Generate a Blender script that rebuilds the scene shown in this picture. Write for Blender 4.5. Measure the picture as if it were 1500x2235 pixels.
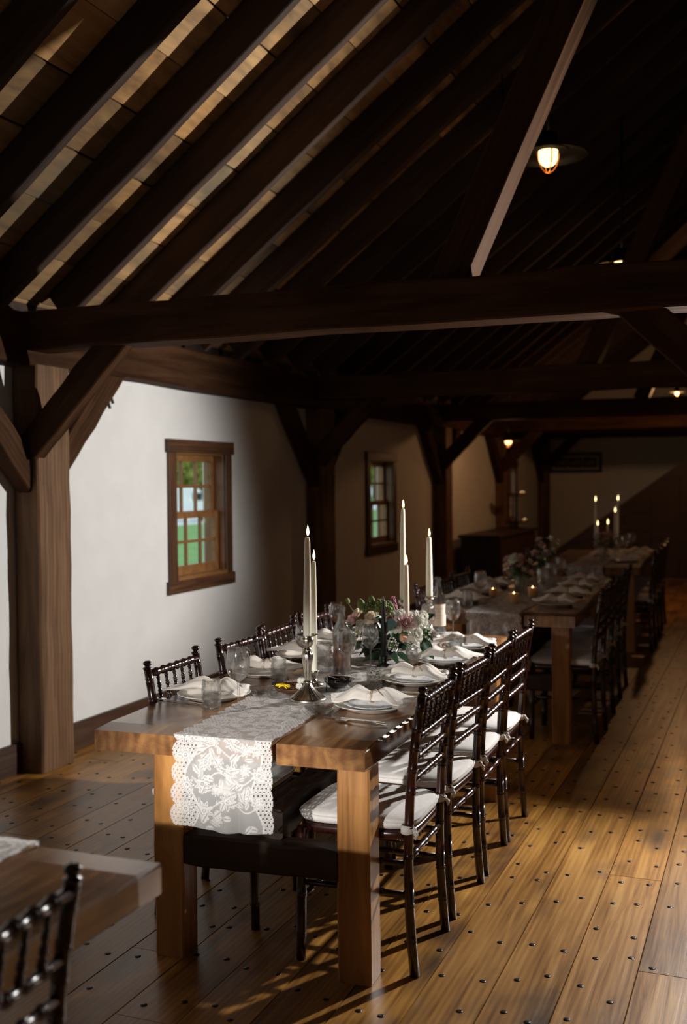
import bpy, bmesh, math, random
import numpy as np
from mathutils import Vector, Matrix

for o in list(bpy.data.objects):
    bpy.data.objects.remove(o)
scn = bpy.context.scene
COL = scn.collection
PI = math.pi
R = math.radians
rng = random.Random(7)

# ------------------------------------------------------------------ camera
IW, IH, FPX = 1500.0, 2235.0, 2360.0
YAW, PITCH, ROLL, CAMH = R(21.548), R(1.631), R(0.484), 1.52


def cam_axes():
    f = Vector((-math.sin(YAW) * math.cos(PITCH), math.cos(YAW) * math.cos(PITCH), -math.sin(PITCH)))
    r = Vector((math.cos(YAW), math.sin(YAW), 0))
    d = f.cross(r)
    c, s = math.cos(ROLL), math.sin(ROLL)
    return c * r + s * d, -s * r + c * d, f


CR, CD, CF = cam_axes()
CAM = Vector((0, 0, CAMH))
cd = bpy.data.cameras.new('camera')
cam = bpy.data.objects.new('camera', cd)
COL.objects.link(cam)
cam.matrix_world = Matrix(((CR.x, -CD.x, -CF.x, 0), (CR.y, -CD.y, -CF.y, 0), (CR.z, -CD.z, -CF.z, CAMH), (0, 0, 0, 1)))
cd.sensor_fit = 'VERTICAL'
cd.sensor_height = 36.0
cd.sensor_width = 24.16
cd.lens = FPX / IH * 36.0
cd.clip_start = 0.05
cd.clip_end = 400
cd.dof.use_dof = True
cd.dof.focus_distance = 3.75
cd.dof.aperture_fstop = 2.4
scn.camera = cam


def ray(px, py):
    return CR * ((px - IW / 2) / FPX) + CD * ((py - IH / 2) / FPX) + CF


def at(px, py, z=None, x=None, y=None):
    d = ray(px, py)
    if z is not None:
        k = (z - CAM.z) / d.z
    elif x is not None:
        k = x / d.x
    else:
        k = y / d.y
    return CAM + d * k


def ztop(p, py):
    """height above (p.x, p.y) that projects on image row py"""
    lo, hi = 0.0, 6.0
    for _ in range(40):
        m = (lo + hi) / 2
        q = Vector((p[0], p[1], m)) - CAM
        v = IH / 2 + FPX * q.dot(CD) / q.dot(CF)
        if v > py:
            lo = m
        else:
            hi = m
    return (lo + hi) / 2


# ------------------------------------------------------------------ world, lights, exposure
scn.view_settings.view_transform = 'Standard'
scn.view_settings.look = 'None'
scn.view_settings.gamma = 1.0
scn.view_settings.use_curve_mapping = False
scn.view_settings.exposure = 0.0

w = bpy.data.worlds.new('overcast_sky')
scn.world = w
w.use_nodes = True
nt = w.node_tree
bg = nt.nodes['Background']
bg.inputs['Color'].default_value = (0.80, 0.90, 1.0, 1)
bg.inputs['Strength'].default_value = 1.6


def lamp(name, kind, loc, energy, col, radius=0.05, aim=None, size=None, blend=0.15, parent=None):
    l = bpy.data.lights.new(name, kind)
    l.energy = energy
    l.color = col
    l.shadow_soft_size = radius
    if kind == 'SPOT':
        l.spot_size = R(size)
        l.spot_blend = blend
    o = bpy.data.objects.new(name, l)
    COL.objects.link(o)
    o.location = loc
    if aim is not None:
        o.rotation_euler = (Vector(aim) - Vector(loc)).to_track_quat('-Z', 'Y').to_euler()
    return o


# flash beyond the frame's right edge that rakes the table from behind, and one behind the camera
KEY = Vector((0.30, 6.15, 1.88))


def sdir(az, el):
    return Vector((math.cos(R(az)) * math.cos(R(el)), math.sin(R(az)) * math.cos(R(el)), math.sin(R(el))))


lamp('key_flash', 'SPOT', KEY, 560, (1.0, 0.97, 0.93), 0.030, KEY + sdir(226, -14), 134, 0.55)
REAR = Vector((-1.38, -0.60, 1.49))
lamp('rear_flash', 'SPOT', REAR, 950, (1.0, 0.96, 0.91), 0.034, (-1.52, 2.85, 0.56), 20, 1.0)

# ------------------------------------------------------------------ material helpers


def newmat(name):
    m = bpy.data.materials.new(name)
    m.use_nodes = True
    return m, m.node_tree, m.node_tree.nodes['Principled BSDF']


def plain(name, col, rough=0.5, metal=0.0, coat=0.0, spec=0.5, sub=0.0, trans=0.0):
    m, t, b = newmat(name)
    b.inputs['Base Color'].default_value = (*col, 1)
    b.inputs['Roughness'].default_value = rough
    b.inputs['Metallic'].default_value = metal
    b.inputs['Coat Weight'].default_value = coat
    b.inputs['Specular IOR Level'].default_value = spec
    if sub:
        b.inputs['Subsurface Weight'].default_value = sub
        b.inputs['Subsurface Radius'].default_value = (0.02, 0.014, 0.008)
        b.inputs['Subsurface Scale'].default_value = 0.45
    if trans:
        b.inputs['Transmission Weight'].default_value = trans
    return m


def nd(t, kind, **kw):
    n = t.nodes.new(kind)
    for k, v in kw.items():
        if k in n.inputs:
            n.inputs[k].default_value = v
        else:
            setattr(n, k, v)
    return n


def ramp(t, fac, stops):
    r = t.nodes.new('ShaderNodeValToRGB')
    e = r.color_ramp.elements
    while len(e) < len(stops):
        e.new(0.5)
    for el, (p, c) in zip(e, stops):
        el.position = p
        el.color = (*c, 1) if len(c) == 3 else c
    t.links.new(fac, r.inputs['Fac'])
    return r


def mixc(t, a, b, fac, mode='MIX'):
    n = t.nodes.new('ShaderNodeMix')
    n.data_type = 'RGBA'
    n.blend_type = mode
    for s, v in ((n.inputs['Factor'], fac), (n.inputs['A'], a), (n.inputs['B'], b)):
        if hasattr(v, 'links') or hasattr(v, 'is_output'):
            t.links.new(v, s)
        elif isinstance(v, (int, float)):
            s.default_value = v
        else:
            s.default_value = (*v, 1)
    return n.outputs['Result']


def wood(name, stops, rough=0.5, stretch=(1.0, 16, 16), vary=0.5, knots=0.0, stain=0.0, stain_col=(0.03, 0.018, 0.01),
         bump=0.25, coat=0.0, hue=None, rough_var=0.15, wave=0.10, spec=0.5):
    """grain along local X; every object of it gets its own offset and tone"""
    m, t, b = newmat(name)
    L = t.links
    tc = nd(t, 'ShaderNodeTexCoord')
    oi = nd(t, 'ShaderNodeObjectInfo')
    off = nd(t, 'ShaderNodeVectorMath', operation='SCALE')
    cmb = nd(t, 'ShaderNodeCombineXYZ')
    mul = nd(t, 'ShaderNodeMath', operation='MULTIPLY')
    mul.inputs[1].default_value = 57.0
    L.new(oi.outputs['Random'], mul.inputs[0])
    for i in range(3):
        L.new(mul.outputs[0], cmb.inputs[i])
    add = nd(t, 'ShaderNodeVectorMath', operation='ADD')
    L.new(tc.outputs['Object'], add.inputs[0])
    L.new(cmb.outputs[0], add.inputs[1])
    mp = nd(t, 'ShaderNodeMapping')
    mp.inputs['Scale'].default_value = stretch
    L.new(add.outputs[0], mp.inputs['Vector'])
    n1 = nd(t, 'ShaderNodeTexNoise', Scale=1.6, Detail=7.0, Roughness=0.62, Distortion=0.6)
    L.new(mp.outputs[0], n1.inputs['Vector'])
    n2 = nd(t, 'ShaderNodeTexNoise', Scale=2.2, Detail=3.0, Roughness=0.5)
    L.new(add.outputs[0], n2.inputs['Vector'])
    # rings in the board: wave bent by noise
    mp3 = nd(t, 'ShaderNodeMapping')
    mp3.inputs['Scale'].default_value = (stretch[0] * 0.6, stretch[1] * 1.1, stretch[2] * 1.1)
    L.new(add.outputs[0], mp3.inputs['Vector'])
    wv = nd(t, 'ShaderNodeTexWave', Scale=0.9, Distortion=5.0, Detail=2.0)
    wv.inputs['Detail Scale'].default_value = 0.7
    wv.bands_direction = 'Y'
    L.new(mp3.outputs[0], wv.inputs['Vector'])
    mx = nd(t, 'ShaderNodeMix')
    mx.inputs['Factor'].default_value = wave
    L.new(n1.outputs['Fac'], mx.inputs['A'])
    L.new(wv.outputs['Fac'], mx.inputs['B'])
    rp = ramp(t, mx.outputs['Result'], stops)
    col = rp.outputs['Color']
    # per piece tone
    tone = nd(t, 'ShaderNodeMapRange')
    tone.inputs['To Min'].default_value = 1 - vary
    tone.inputs['To Max'].default_value = 1 + vary * 0.6
    L.new(oi.outputs['Random'], tone.inputs['Value'])
    col = mixc(t, col, tone.outputs['Result'], 1.0, 'MULTIPLY')
    if hue:
        frac = nd(t, 'ShaderNodeMath', operation='MULTIPLY')
        frac.inputs[1].default_value = 13.7
        L.new(oi.outputs['Random'], frac.inputs[0])
        fr = nd(t, 'ShaderNodeMath', operation='FRACT')
        L.new(frac.outputs[0], fr.inputs[0])
        hh = nd(t, 'ShaderNodeMath', operation='MULTIPLY')
        hh.inputs[1].default_value = 0.75
        L.new(fr.outputs[0], hh.inputs[0])
        col = mixc(t, col, hue, hh.outputs[0], 'MIX')
        col2 = mixc(t, rp.outputs['Color'], col, 0.65)
        col = mixc(t, col2, tone.outputs['Result'], 0.6, 'MULTIPLY')
    if stain:
        rs = ramp(t, n2.outputs['Fac'], [(0.52, (0, 0, 0)), (0.72, (stain, stain, stain))])
        col = mixc(t, col, stain_col, rs.outputs['Color'])
    if knots:
        mpk = nd(t, 'ShaderNodeMapping')
        mpk.inputs['Scale'].default_value = (1.1, 3.2, 3.2)
        L.new(add.outputs[0], mpk.inputs['Vector'])
        nk = nd(t, 'ShaderNodeTexNoise', Scale=6.0, Detail=2.0)
        L.new(add.outputs[0], nk.inputs['Vector'])
        mpk2 = nd(t, 'ShaderNodeVectorMath', operation='MULTIPLY_ADD')
        L.new(nk.outputs['Color'], mpk2.inputs[0])
        mpk2.inputs[1].default_value = (0.18, 0.18, 0.18)
        L.new(mpk.outputs[0], mpk2.inputs[2])
        vo = nd(t, 'ShaderNodeTexVoronoi', Scale=1.15)
        L.new(mpk2.outputs[0], vo.inputs['Vector'])
        rk = ramp(t, vo.outputs['Distance'], [(0.04, (knots,) * 3), (0.2, (knots * 0.45,) * 3), (0.33, (0, 0, 0))])
        col = mixc(t, col, (0.022, 0.012, 0.007), rk.outputs['Color'])
    L.new(col, b.inputs['Base Color'])
    rr = nd(t, 'ShaderNodeMapRange')
    rr.inputs['To Min'].default_value = rough - rough_var
    rr.inputs['To Max'].default_value = rough + rough_var
    L.new(n1.outputs['Fac'], rr.inputs['Value'])
    L.new(rr.outputs['Result'], b.inputs['Roughness'])
    b.inputs['Specular IOR Level'].default_value = spec
    b.inputs['Coat Weight'].default_value = coat
    b.inputs['Coat Roughness'].default_value = 0.2
    if bump:
        bm = nd(t, 'ShaderNodeBump')
        bm.inputs['Strength'].default_value = bump
        bm.inputs['Distance'].default_value = 0.004
        L.new(n1.outputs['Fac'], bm.inputs['Height'])
        L.new(bm.outputs[0], b.inputs['Normal'])
    return m


def noisy(name, c1, c2, scale, rough, bump=0.0, detail=4.0, metal=0.0, sheen=0.0):
    m, t, b = newmat(name)
    tc = nd(t, 'ShaderNodeTexCoord')
    n = nd(t, 'ShaderNodeTexNoise', Scale=scale, Detail=detail)
    t.links.new(tc.outputs['Object'], n.inputs['Vector'])
    r = ramp(t, n.outputs['Fac'], [(0.3, c1), (0.7, c2)])
    t.links.new(r.outputs['Color'], b.inputs['Base Color'])
    b.inputs['Roughness'].default_value = rough
    b.inputs['Metallic'].default_value = metal
    b.inputs['Sheen Weight'].default_value = sheen
    if bump:
        bm = nd(t, 'ShaderNodeBump')
        bm.inputs['Strength'].default_value = bump
        bm.inputs['Distance'].default_value = 0.003
        t.links.new(n.outputs['Fac'], bm.inputs['Height'])
        t.links.new(bm.outputs[0], b.inputs['Normal'])
    return m


def glass(name, col=(1, 1, 1), rough=0.06, base=0.07, edge=0.85, power=2.6, bump=0.0, bscale=90, refr=0.22):
    """thin clear glass: see-through, mirror-like towards its edges"""
    m, t, b = newmat(name)
    t.nodes.remove(b)
    out = t.nodes['Material Output']
    lw = nd(t, 'ShaderNodeLayerWeight', Blend=0.5)
    pw = nd(t, 'ShaderNodeMath', operation='POWER')
    pw.inputs[1].default_value = power
    t.links.new(lw.outputs['Facing'], pw.inputs[0])
    fr = nd(t, 'ShaderNodeMath', operation='MULTIPLY_ADD')
    fr.inputs[1].default_value = edge
    fr.inputs[2].default_value = base
    t.links.new(pw.outputs[0], fr.inputs[0])
    tr = nd(t, 'ShaderNodeBsdfTransparent')
    tr.inputs['Color'].default_value = (*col, 1)
    gl = nd(t, 'ShaderNodeBsdfGlossy', Roughness=rough)
    mx = nd(t, 'ShaderNodeMixShader')
    t.links.new(fr.outputs[0], mx.inputs[0])
    t.links.new(tr.outputs[0], mx.inputs[1])
    t.links.new(gl.outputs[0], mx.inputs[2])
    gg = nd(t, 'ShaderNodeBsdfGlass', IOR=1.45, Roughness=0.0)
    gg.inputs['Color'].default_value = (*col, 1)
    m2 = nd(t, 'ShaderNodeMixShader', Fac=refr)
    t.links.new(mx.outputs[0], m2.inputs[1])
    t.links.new(gg.outputs[0], m2.inputs[2])
    t.links.new(m2.outputs[0], out.inputs['Surface'])
    if bump:
        tc = nd(t, 'ShaderNodeTexCoord')
        v = nd(t, 'ShaderNodeTexVoronoi', Scale=bscale)
        t.links.new(tc.outputs['Object'], v.inputs['Vector'])
        bm = nd(t, 'ShaderNodeBump')
        bm.inputs['Strength'].default_value = bump
        bm.inputs['Distance'].default_value = 0.006
        t.links.new(v.outputs['Distance'], bm.inputs['Height'])
        t.links.new(bm.outputs[0], gl.inputs['Normal'])
        t.links.new(bm.outputs[0], lw.inputs['Normal'])
    return m


def pane_glass(name):
    m, t, b = newmat(name)
    t.nodes.remove(b)
    out = t.nodes['Material Output']
    lw = nd(t, 'ShaderNodeLayerWeight', Blend=0.5)
    pw = nd(t, 'ShaderNodeMath', operation='POWER')
    pw.inputs[1].default_value = 5.0
    t.links.new(lw.outputs['Facing'], pw.inputs[0])
    fr = nd(t, 'ShaderNodeMath', operation='MULTIPLY_ADD')
    fr.inputs[1].default_value = 0.9
    fr.inputs[2].default_value = 0.04
    t.links.new(pw.outputs[0], fr.inputs[0])
    tr = nd(t, 'ShaderNodeBsdfTransparent')
    tr.inputs['Color'].default_value = (0.94, 0.97, 0.96, 1)
    gl = nd(t, 'ShaderNodeBsdfGlossy', Roughness=0.02)
    mx = nd(t, 'ShaderNodeMixShader')
    t.links.new(fr.outputs[0], mx.inputs[0])
    t.links.new(tr.outputs[0], mx.inputs[1])
    t.links.new(gl.outputs[0], mx.inputs[2])
    t.links.new(mx.outputs[0], out.inputs['Surface'])
    return m


def emit(name, col, strength):
    m, t, b = newmat(name)
    b.inputs['Base Color'].default_value = (*col, 1)
    b.inputs['Emission Color'].default_value = (*col, 1)
    b.inputs['Emission Strength'].default_value = strength
    return m


M = {}
M['plaster'] = noisy('white_plaster', (0.74, 0.73, 0.71), (0.79, 0.78, 0.76), 5.0, 0.9, 0.12)
M['floor'] = wood('floor_pine', [(0.22, (0.070, 0.026, 0.006)), (0.42, (0.29, 0.125, 0.022)), (0.60, (0.45, 0.215, 0.040)), (0.85, (0.58, 0.32, 0.08))],
                  0.40, (0.9, 15, 15), 0.30, knots=0.9, stain=0.85, stain_col=(0.060, 0.022, 0.006), bump=0.25, coat=0.15)
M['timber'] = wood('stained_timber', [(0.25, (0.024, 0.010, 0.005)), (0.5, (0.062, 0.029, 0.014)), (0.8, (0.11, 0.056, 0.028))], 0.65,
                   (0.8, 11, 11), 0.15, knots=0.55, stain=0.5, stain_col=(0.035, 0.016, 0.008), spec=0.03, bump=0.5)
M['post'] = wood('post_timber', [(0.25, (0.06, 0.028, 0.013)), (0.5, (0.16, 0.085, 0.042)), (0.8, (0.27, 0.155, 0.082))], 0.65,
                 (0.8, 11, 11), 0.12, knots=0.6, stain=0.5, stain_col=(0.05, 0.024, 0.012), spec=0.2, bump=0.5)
M['rafter'] = wood('rafter_wood', [(0.25, (0.025, 0.014, 0.010)), (0.55, (0.060, 0.036, 0.026)), (0.85, (0.10, 0.062, 0.045))], 0.75,
                   (0.8, 11, 11), 0.2, spec=0.2, bump=0.4)
M['sheath'] = wood('roof_sheathing', [(0.22, (0.075, 0.034, 0.014)), (0.45, (0.36, 0.19, 0.072)), (0.65, (0.56, 0.31, 0.118)), (0.9, (0.70, 0.44, 0.19))], 0.85,
                   (1.4, 6, 6), 0.60, knots=0.85, stain=0.85, stain_col=(0.12, 0.10, 0.068), bump=0.3, hue=(0.27, 0.225, 0.145), spec=0.2, wave=0.04)
M['baseboard'] = wood('baseboard_wood', [(0.3, (0.028, 0.012, 0.006)), (0.6, (0.075, 0.034, 0.017)), (0.9, (0.12, 0.06, 0.03))], 0.5, (0.8, 12, 12), 0.1, knots=0.5)
M['casing'] = wood('casing_wood', [(0.3, (0.045, 0.018, 0.008)), (0.6, (0.12, 0.052, 0.022)), (0.9, (0.17, 0.08, 0.035))], 0.45, (0.9, 12, 12), 0.15, knots=0.75)
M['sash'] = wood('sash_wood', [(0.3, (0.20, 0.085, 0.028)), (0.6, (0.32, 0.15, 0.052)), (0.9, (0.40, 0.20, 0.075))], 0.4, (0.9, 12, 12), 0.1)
M['tabletop'] = wood('tabletop_wood', [(0.22, (0.07, 0.026, 0.011)), (0.46, (0.21, 0.095, 0.036)), (0.66, (0.36, 0.18, 0.065)), (0.9, (0.48, 0.27, 0.105))], 0.24,
                     (0.8, 9, 9), 0.12, knots=0.75, stain=0.6, stain_col=(0.06, 0.026, 0.016), bump=0.10, coat=0.5, rough_var=0.08)
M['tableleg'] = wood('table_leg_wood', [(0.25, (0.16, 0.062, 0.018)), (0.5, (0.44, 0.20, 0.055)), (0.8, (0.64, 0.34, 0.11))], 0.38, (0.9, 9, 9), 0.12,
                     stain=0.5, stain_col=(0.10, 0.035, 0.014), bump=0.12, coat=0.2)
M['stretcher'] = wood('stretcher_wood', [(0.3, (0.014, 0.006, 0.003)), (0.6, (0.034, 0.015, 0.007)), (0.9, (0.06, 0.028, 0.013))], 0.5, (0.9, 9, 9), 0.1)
M['chair'] = wood('mahogany_lacquer', [(0.3, (0.014, 0.0034, 0.0026)), (0.6, (0.034, 0.0075, 0.005)), (0.9, (0.055, 0.013, 0.008))], 0.24, (2, 20, 20), 0.1, bump=0.0, coat=0.6, rough_var=0.05)
M['cushion'] = noisy('cushion_cotton', (0.66, 0.63, 0.60), (0.74, 0.71, 0.68), 60, 0.9, 0.08, sheen=0.2)
M['napkin'] = noisy('napkin_linen', (0.84, 0.77, 0.69), (0.89, 0.83, 0.76), 70, 0.9, 0.12, sheen=0.2)
M['china'] = plain('cream_china', (0.80, 0.76, 0.70), 0.18, coat=0.3)
M['silver'] = noisy('tarnished_silver', (0.42, 0.37, 0.30), (0.70, 0.66, 0.58), 45, 0.26, 0.0, metal=1.0)
M['steel'] = plain('polished_steel', (0.72, 0.70, 0.67), 0.16, metal=1.0)
M['wax'] = plain('ivory_wax', (0.95, 0.89, 0.75), 0.38, sub=0.6)
M['black_wax'] = plain('black_wax', (0.012, 0.010, 0.010), 0.35)
M['wick'] = plain('burnt_wick', (0.02, 0.015, 0.01), 0.9)
M['flame'] = emit('candle_flame', (1.0, 0.72, 0.32), 5.5)
M['flame_core'] = emit('candle_flame_core', (1.0, 0.86, 0.55), 9.0)
M['glass'] = glass('clear_glass', (0.985, 0.985, 0.985))
M['jarglass'] = glass('pressed_glass', (0.975, 0.98, 0.978), 0.05, 0.06, 0.8, 2.4, bump=0.9, bscale=85)
M['water'] = glass('water', (0.93, 0.94, 0.94), 0.02, 0.05, 0.8, 3.0)
M['rose_wine'] = glass('pale_pink_wine', (0.90, 0.66, 0.55), 0.02, 0.04, 0.6, 3.5)
M['bottle_glass'] = glass('bottle_glass', (0.965, 0.97, 0.965), 0.02, 0.05, 0.8, 3.0)
M['paper'] = noisy('label_paper', (0.72, 0.58, 0.48), (0.78, 0.65, 0.55), 30, 0.7)
M['pane'] = pane_glass('window_pane')
M['iron'] = plain('black_iron', (0.010, 0.009, 0.009), 0.45, metal=0.6)
M['nail'] = plain('nail_head_iron', (0.018, 0.014, 0.012), 0.35, metal=0.5)
M['bulb'] = emit('warm_bulb', (1.0, 0.66, 0.28), 3.2)
M['amber_metal'] = plain('copper_wire', (0.55, 0.22, 0.07), 0.35, metal=1.0)
M['frame'] = plain('dark_frame', (0.020, 0.014, 0.011), 0.5)
M['mat'] = plain('picture_mat', (0.72, 0.66, 0.60), 0.8)
M['print'] = noisy('dark_print', (0.03, 0.028, 0.026), (0.10, 0.09, 0.085), 14, 0.7)
M['print_light'] = plain('print_highlight', (0.5, 0.45, 0.40), 0.7)
M['leaf'] = noisy('leaf_green', (0.018, 0.055, 0.028), (0.045, 0.12, 0.05), 20, 0.42)
M['euc'] = noisy('eucalyptus_leaf', (0.07, 0.14, 0.12), (0.12, 0.21, 0.18), 20, 0.5)
M['lime'] = noisy('lime_green_bloom', (0.13, 0.19, 0.05), (0.28, 0.33, 0.11), 90, 0.7)
M['stem'] = plain('stem_green', (0.10, 0.20, 0.05), 0.6)
M['petal_white'] = plain('petal_white', (0.82, 0.80, 0.72), 0.6)
M['petal_cream'] = plain('petal_cream', (0.80, 0.68, 0.52), 0.6)
M['petal_pink'] = plain('petal_pink', (0.80, 0.57, 0.55), 0.6)
M['petal_mauve'] = plain('petal_mauve', (0.52, 0.20, 0.30), 0.6)
M['petal_peach'] = plain('petal_peach', (0.72, 0.40, 0.22), 0.6)
M['yellow'] = plain('yellow_petal', (0.85, 0.62, 0.02), 0.5)
M['bowlwood'] = wood('dark_bowl_wood', [(0.3, (0.05, 0.02, 0.008)), (0.7, (0.14, 0.06, 0.025))], 0.4, (6, 30, 30), 0.1)
M['darkglass'] = plain('black_glass', (0.006, 0.005, 0.005), 0.05, coat=1.0)
M['grass'] = noisy('lawn_grass', (0.10, 0.24, 0.055), (0.17, 0.34, 0.09), 1.5, 0.9)
M['treeleaf'] = noisy('tree_foliage', (0.010, 0.018, 0.008), (0.04, 0.06, 0.02), 1.0, 0.9)
M['bushleaf'] = noisy('bush_foliage', (0.16, 0.20, 0.03), (0.32, 0.34, 0.06), 1.2, 0.9)
M['bark'] = noisy('bark', (0.03, 0.02, 0.015), (0.06, 0.045, 0.03), 6, 0.9)
M['white_paint'] = plain('white_car_paint', (0.80, 0.82, 0.82), 0.3, coat=0.5)
M['carglass'] = plain('car_window', (0.02, 0.025, 0.03), 0.1)
M['gravel'] = noisy('pale_gravel', (0.55, 0.57, 0.58), (0.68, 0.70, 0.70), 3, 0.9)
M['twine'] = plain('jute_twine', (0.50, 0.38, 0.27), 0.9)
M['votive'] = None


def petal_mat(name, col):
    m, t, b = newmat(name)
    out = t.nodes['Material Output']
    tl_ = nd(t, 'ShaderNodeBsdfTranslucent')
    tl_.inputs['Color'].default_value = (*col, 1)
    b.inputs['Base Color'].default_value = (*col, 1)
    b.inputs['Roughness'].default_value = 0.6
    mx = nd(t, 'ShaderNodeMixShader', Fac=0.35)
    t.links.new(b.outputs[0], mx.inputs[1])
    t.links.new(tl_.outputs[0], mx.inputs[2])
    t.links.new(mx.outputs[0], out.inputs['Surface'])
    return m


for nm_, c_ in (('petal_white', (0.88, 0.86, 0.79)), ('petal_cream', (0.85, 0.74, 0.58)), ('petal_pink', (0.82, 0.58, 0.56))):
    M[nm_] = petal_mat(nm_ + '_sheet', c_)


def votive_mat():
    m, t, b = newmat('amber_votive_glass')
    b.inputs['Base Color'].default_value = (0.85, 0.55, 0.28, 1)
    b.inputs['Roughness'].default_value = 0.35
    b.inputs['Transmission Weight'].default_value = 0.35
    b.inputs['Subsurface Weight'].default_value = 0.5
    b.inputs['Subsurface Radius'].default_value = (0.03, 0.015, 0.008)
    return m


M['votive'] = votive_mat()


def blue_china():
    m, t, b = newmat('blue_patterned_china')
    tc = nd(t, 'ShaderNodeTexCoord')
    n = nd(t, 'ShaderNodeTexNoise', Scale=38.0, Detail=3.0, Distortion=1.2)
    t.links.new(tc.outputs['Object'], n.inputs['Vector'])
    r = ramp(t, n.outputs['Fac'], [(0.56, (0.72, 0.72, 0.72)), (0.66, (0.30, 0.37, 0.50))])
    t.links.new(r.outputs['Color'], b.inputs['Base Color'])
    b.inputs['Roughness'].default_value = 0.2
    return m


M['blue_china'] = blue_china()


def lace_mat():
    m, t, b = newmat('white_lace')
    out = t.nodes['Material Output']
    t.nodes.remove(b)
    a = nd(t, 'ShaderNodeAttribute')
    a.attribute_name = 'lace'
    df = nd(t, 'ShaderNodeBsdfDiffuse')
    df.inputs['Color'].default_value = (0.78, 0.77, 0.76, 1)
    tl = nd(t, 'ShaderNodeBsdfTranslucent')
    tl.inputs['Color'].default_value = (0.8, 0.78, 0.76, 1)
    m1 = nd(t, 'ShaderNodeMixShader', Fac=0.25)
    t.links.new(df.outputs[0], m1.inputs[1])
    t.links.new(tl.outputs[0], m1.inputs[2])
    tr = nd(t, 'ShaderNodeBsdfTransparent')
    m2 = nd(t, 'ShaderNodeMixShader')
    t.links.new(a.outputs['Fac'], m2.inputs[0])
    t.links.new(tr.outputs[0], m2.inputs[1])
    t.links.new(m1.outputs[0], m2.inputs[2])
    t.links.new(m2.outputs[0], out.inputs['Surface'])
    bm = nd(t, 'ShaderNodeBump')
    bm.inputs['Strength'].default_value = 0.6
    bm.inputs['Distance'].default_value = 0.002
    t.links.new(a.outputs['Fac'], bm.inputs['Height'])
    t.links.new(bm.outputs[0], df.inputs['Normal'])
    return m


M['lace'] = lace_mat()

# ------------------------------------------------------------------ mesh helpers


class MB:
    def __init__(self):
        self.v, self.f, self.s = [], [], []

    def quad_grid(self, rows, closed_u=False, closed_v=False, smooth=True):
        """rows: list of lists of points"""
        base = len(self.v)
        nu, nv = len(rows), len(rows[0])
        for r in rows:
            self.v.extend([tuple(p) for p in r])
        for i in range(nu if closed_u else nu - 1):
            for j in range(nv if closed_v else nv - 1):
                a = base + i * nv + j
                b_ = base + i * nv + (j + 1) % nv
                c = base + ((i + 1) % nu) * nv + (j + 1) % nv
                d = base + ((i + 1) % nu) * nv + j
                self.f.append((a, b_, c, d))
                self.s.append(smooth)
        return base

    def cap(self, idx, smooth=False):
        self.f.append(tuple(idx))
        self.s.append(smooth)

    def box(self, x0, x1, y0, y1, z0, z1):
        b = len(self.v)
        for x in (x0, x1):
            for y in (y0, y1):
                for z in (z0, z1):
                    self.v.append((x, y, z))
        for f in ((0, 1, 3, 2), (4, 6, 7, 5), (0, 4, 5, 1), (2, 3, 7, 6), (0, 2, 6, 4), (1, 5, 7, 3)):
            self.f.append(tuple(b + i for i in f))
            self.s.append(False)
        return self

    def lathe(self, prof, segs=24, c=(0, 0, 0), flute=0, famp=0.0):
        """prof: list of (r, z); r == 0 closes"""
        rows = []
        for pr in prof:
            r, z = pr[0], pr[1]
            fa = pr[2] if len(pr) > 2 else famp
            row = []
            for k in range(segs):
                a = 2 * PI * k / segs
                rr = max(r, 1e-5)
                if flute:
                    rr *= 1 + fa * math.cos(flute * a)
                row.append((c[0] + rr * math.cos(a), c[1] + rr * math.sin(a), c[2] + z))
            rows.append(row)
        self.quad_grid(rows, closed_v=True)
        return self

    def tube(self, pts, radii, segs=10, capped=True):
        pts = [Vector(p) for p in pts]
        if isinstance(radii, (int, float)):
            radii = [radii] * len(pts)
        rows = []
        up = None
        for i, p in enumerate(pts):
            d = (pts[min(i + 1, len(pts) - 1)] - pts[max(i - 1, 0)])
            if d.length < 1e-9:
                d = Vector((0, 0, 1))
            d.normalize()
            if up is None:
                up = Vector((0, 0, 1)) if abs(d.z) < 0.9 else Vector((1, 0, 0))
            s = d.cross(up).normalized()
            u = s.cross(d).normalized()
            up = u
            rows.append([p + (s * math.cos(2 * PI * k / segs) + u * math.sin(2 * PI * k / segs)) * radii[i] for k in range(segs)])
        b = self.quad_grid(rows, closed_v=True)
        if capped:
            self.cap([b + k for k in range(segs)])
            n = len(pts) - 1
            self.cap([b + n * segs + k for k in reversed(range(segs))])
        return self

    def ball(self, c, r, seg=8, rings=6, sq=(1, 1, 1)):
        rows = []
        for i in range(rings + 1):
            th = PI * i / rings
            rows.append([(c[0] + r * sq[0] * math.sin(th) * math.cos(2 * PI * k / seg), c[1] + r * sq[1] * math.sin(th) * math.sin(2 * PI * k / seg),
                          c[2] + r * sq[2] * math.cos(th)) for k in range(seg)])
        self.quad_grid(rows, closed_v=True)
        return self

    def mesh(self, name, mat, bevel=0.0, recalc=True, merge=True):
        me = bpy.data.meshes.new(name)
        me.from_pydata([tuple(p) for p in self.v], [], self.f)
        me.polygons.foreach_set('use_smooth', self.s)
        bm = bmesh.new()
        bm.from_mesh(me)
        if merge:
            bmesh.ops.remove_doubles(bm, verts=bm.verts, dist=1e-5)
        if bevel:
            bmesh.ops.bevel(bm, geom=[e for e in bm.edges], offset=bevel, segments=1, affect='EDGES', profile=0.5)
        if recalc:
            bmesh.ops.recalc_face_normals(bm, faces=bm.faces)
        bm.to_mesh(me)
        bm.free()
        if mat is not None:
            me.materials.append(M[mat] if isinstance(mat, str) else mat)
        return me

    def build(self, name, mat, parent=None, bevel=0.0, recalc=True, merge=True):
        return obj(name, self.mesh(name, mat, bevel, recalc, merge), parent)


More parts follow.
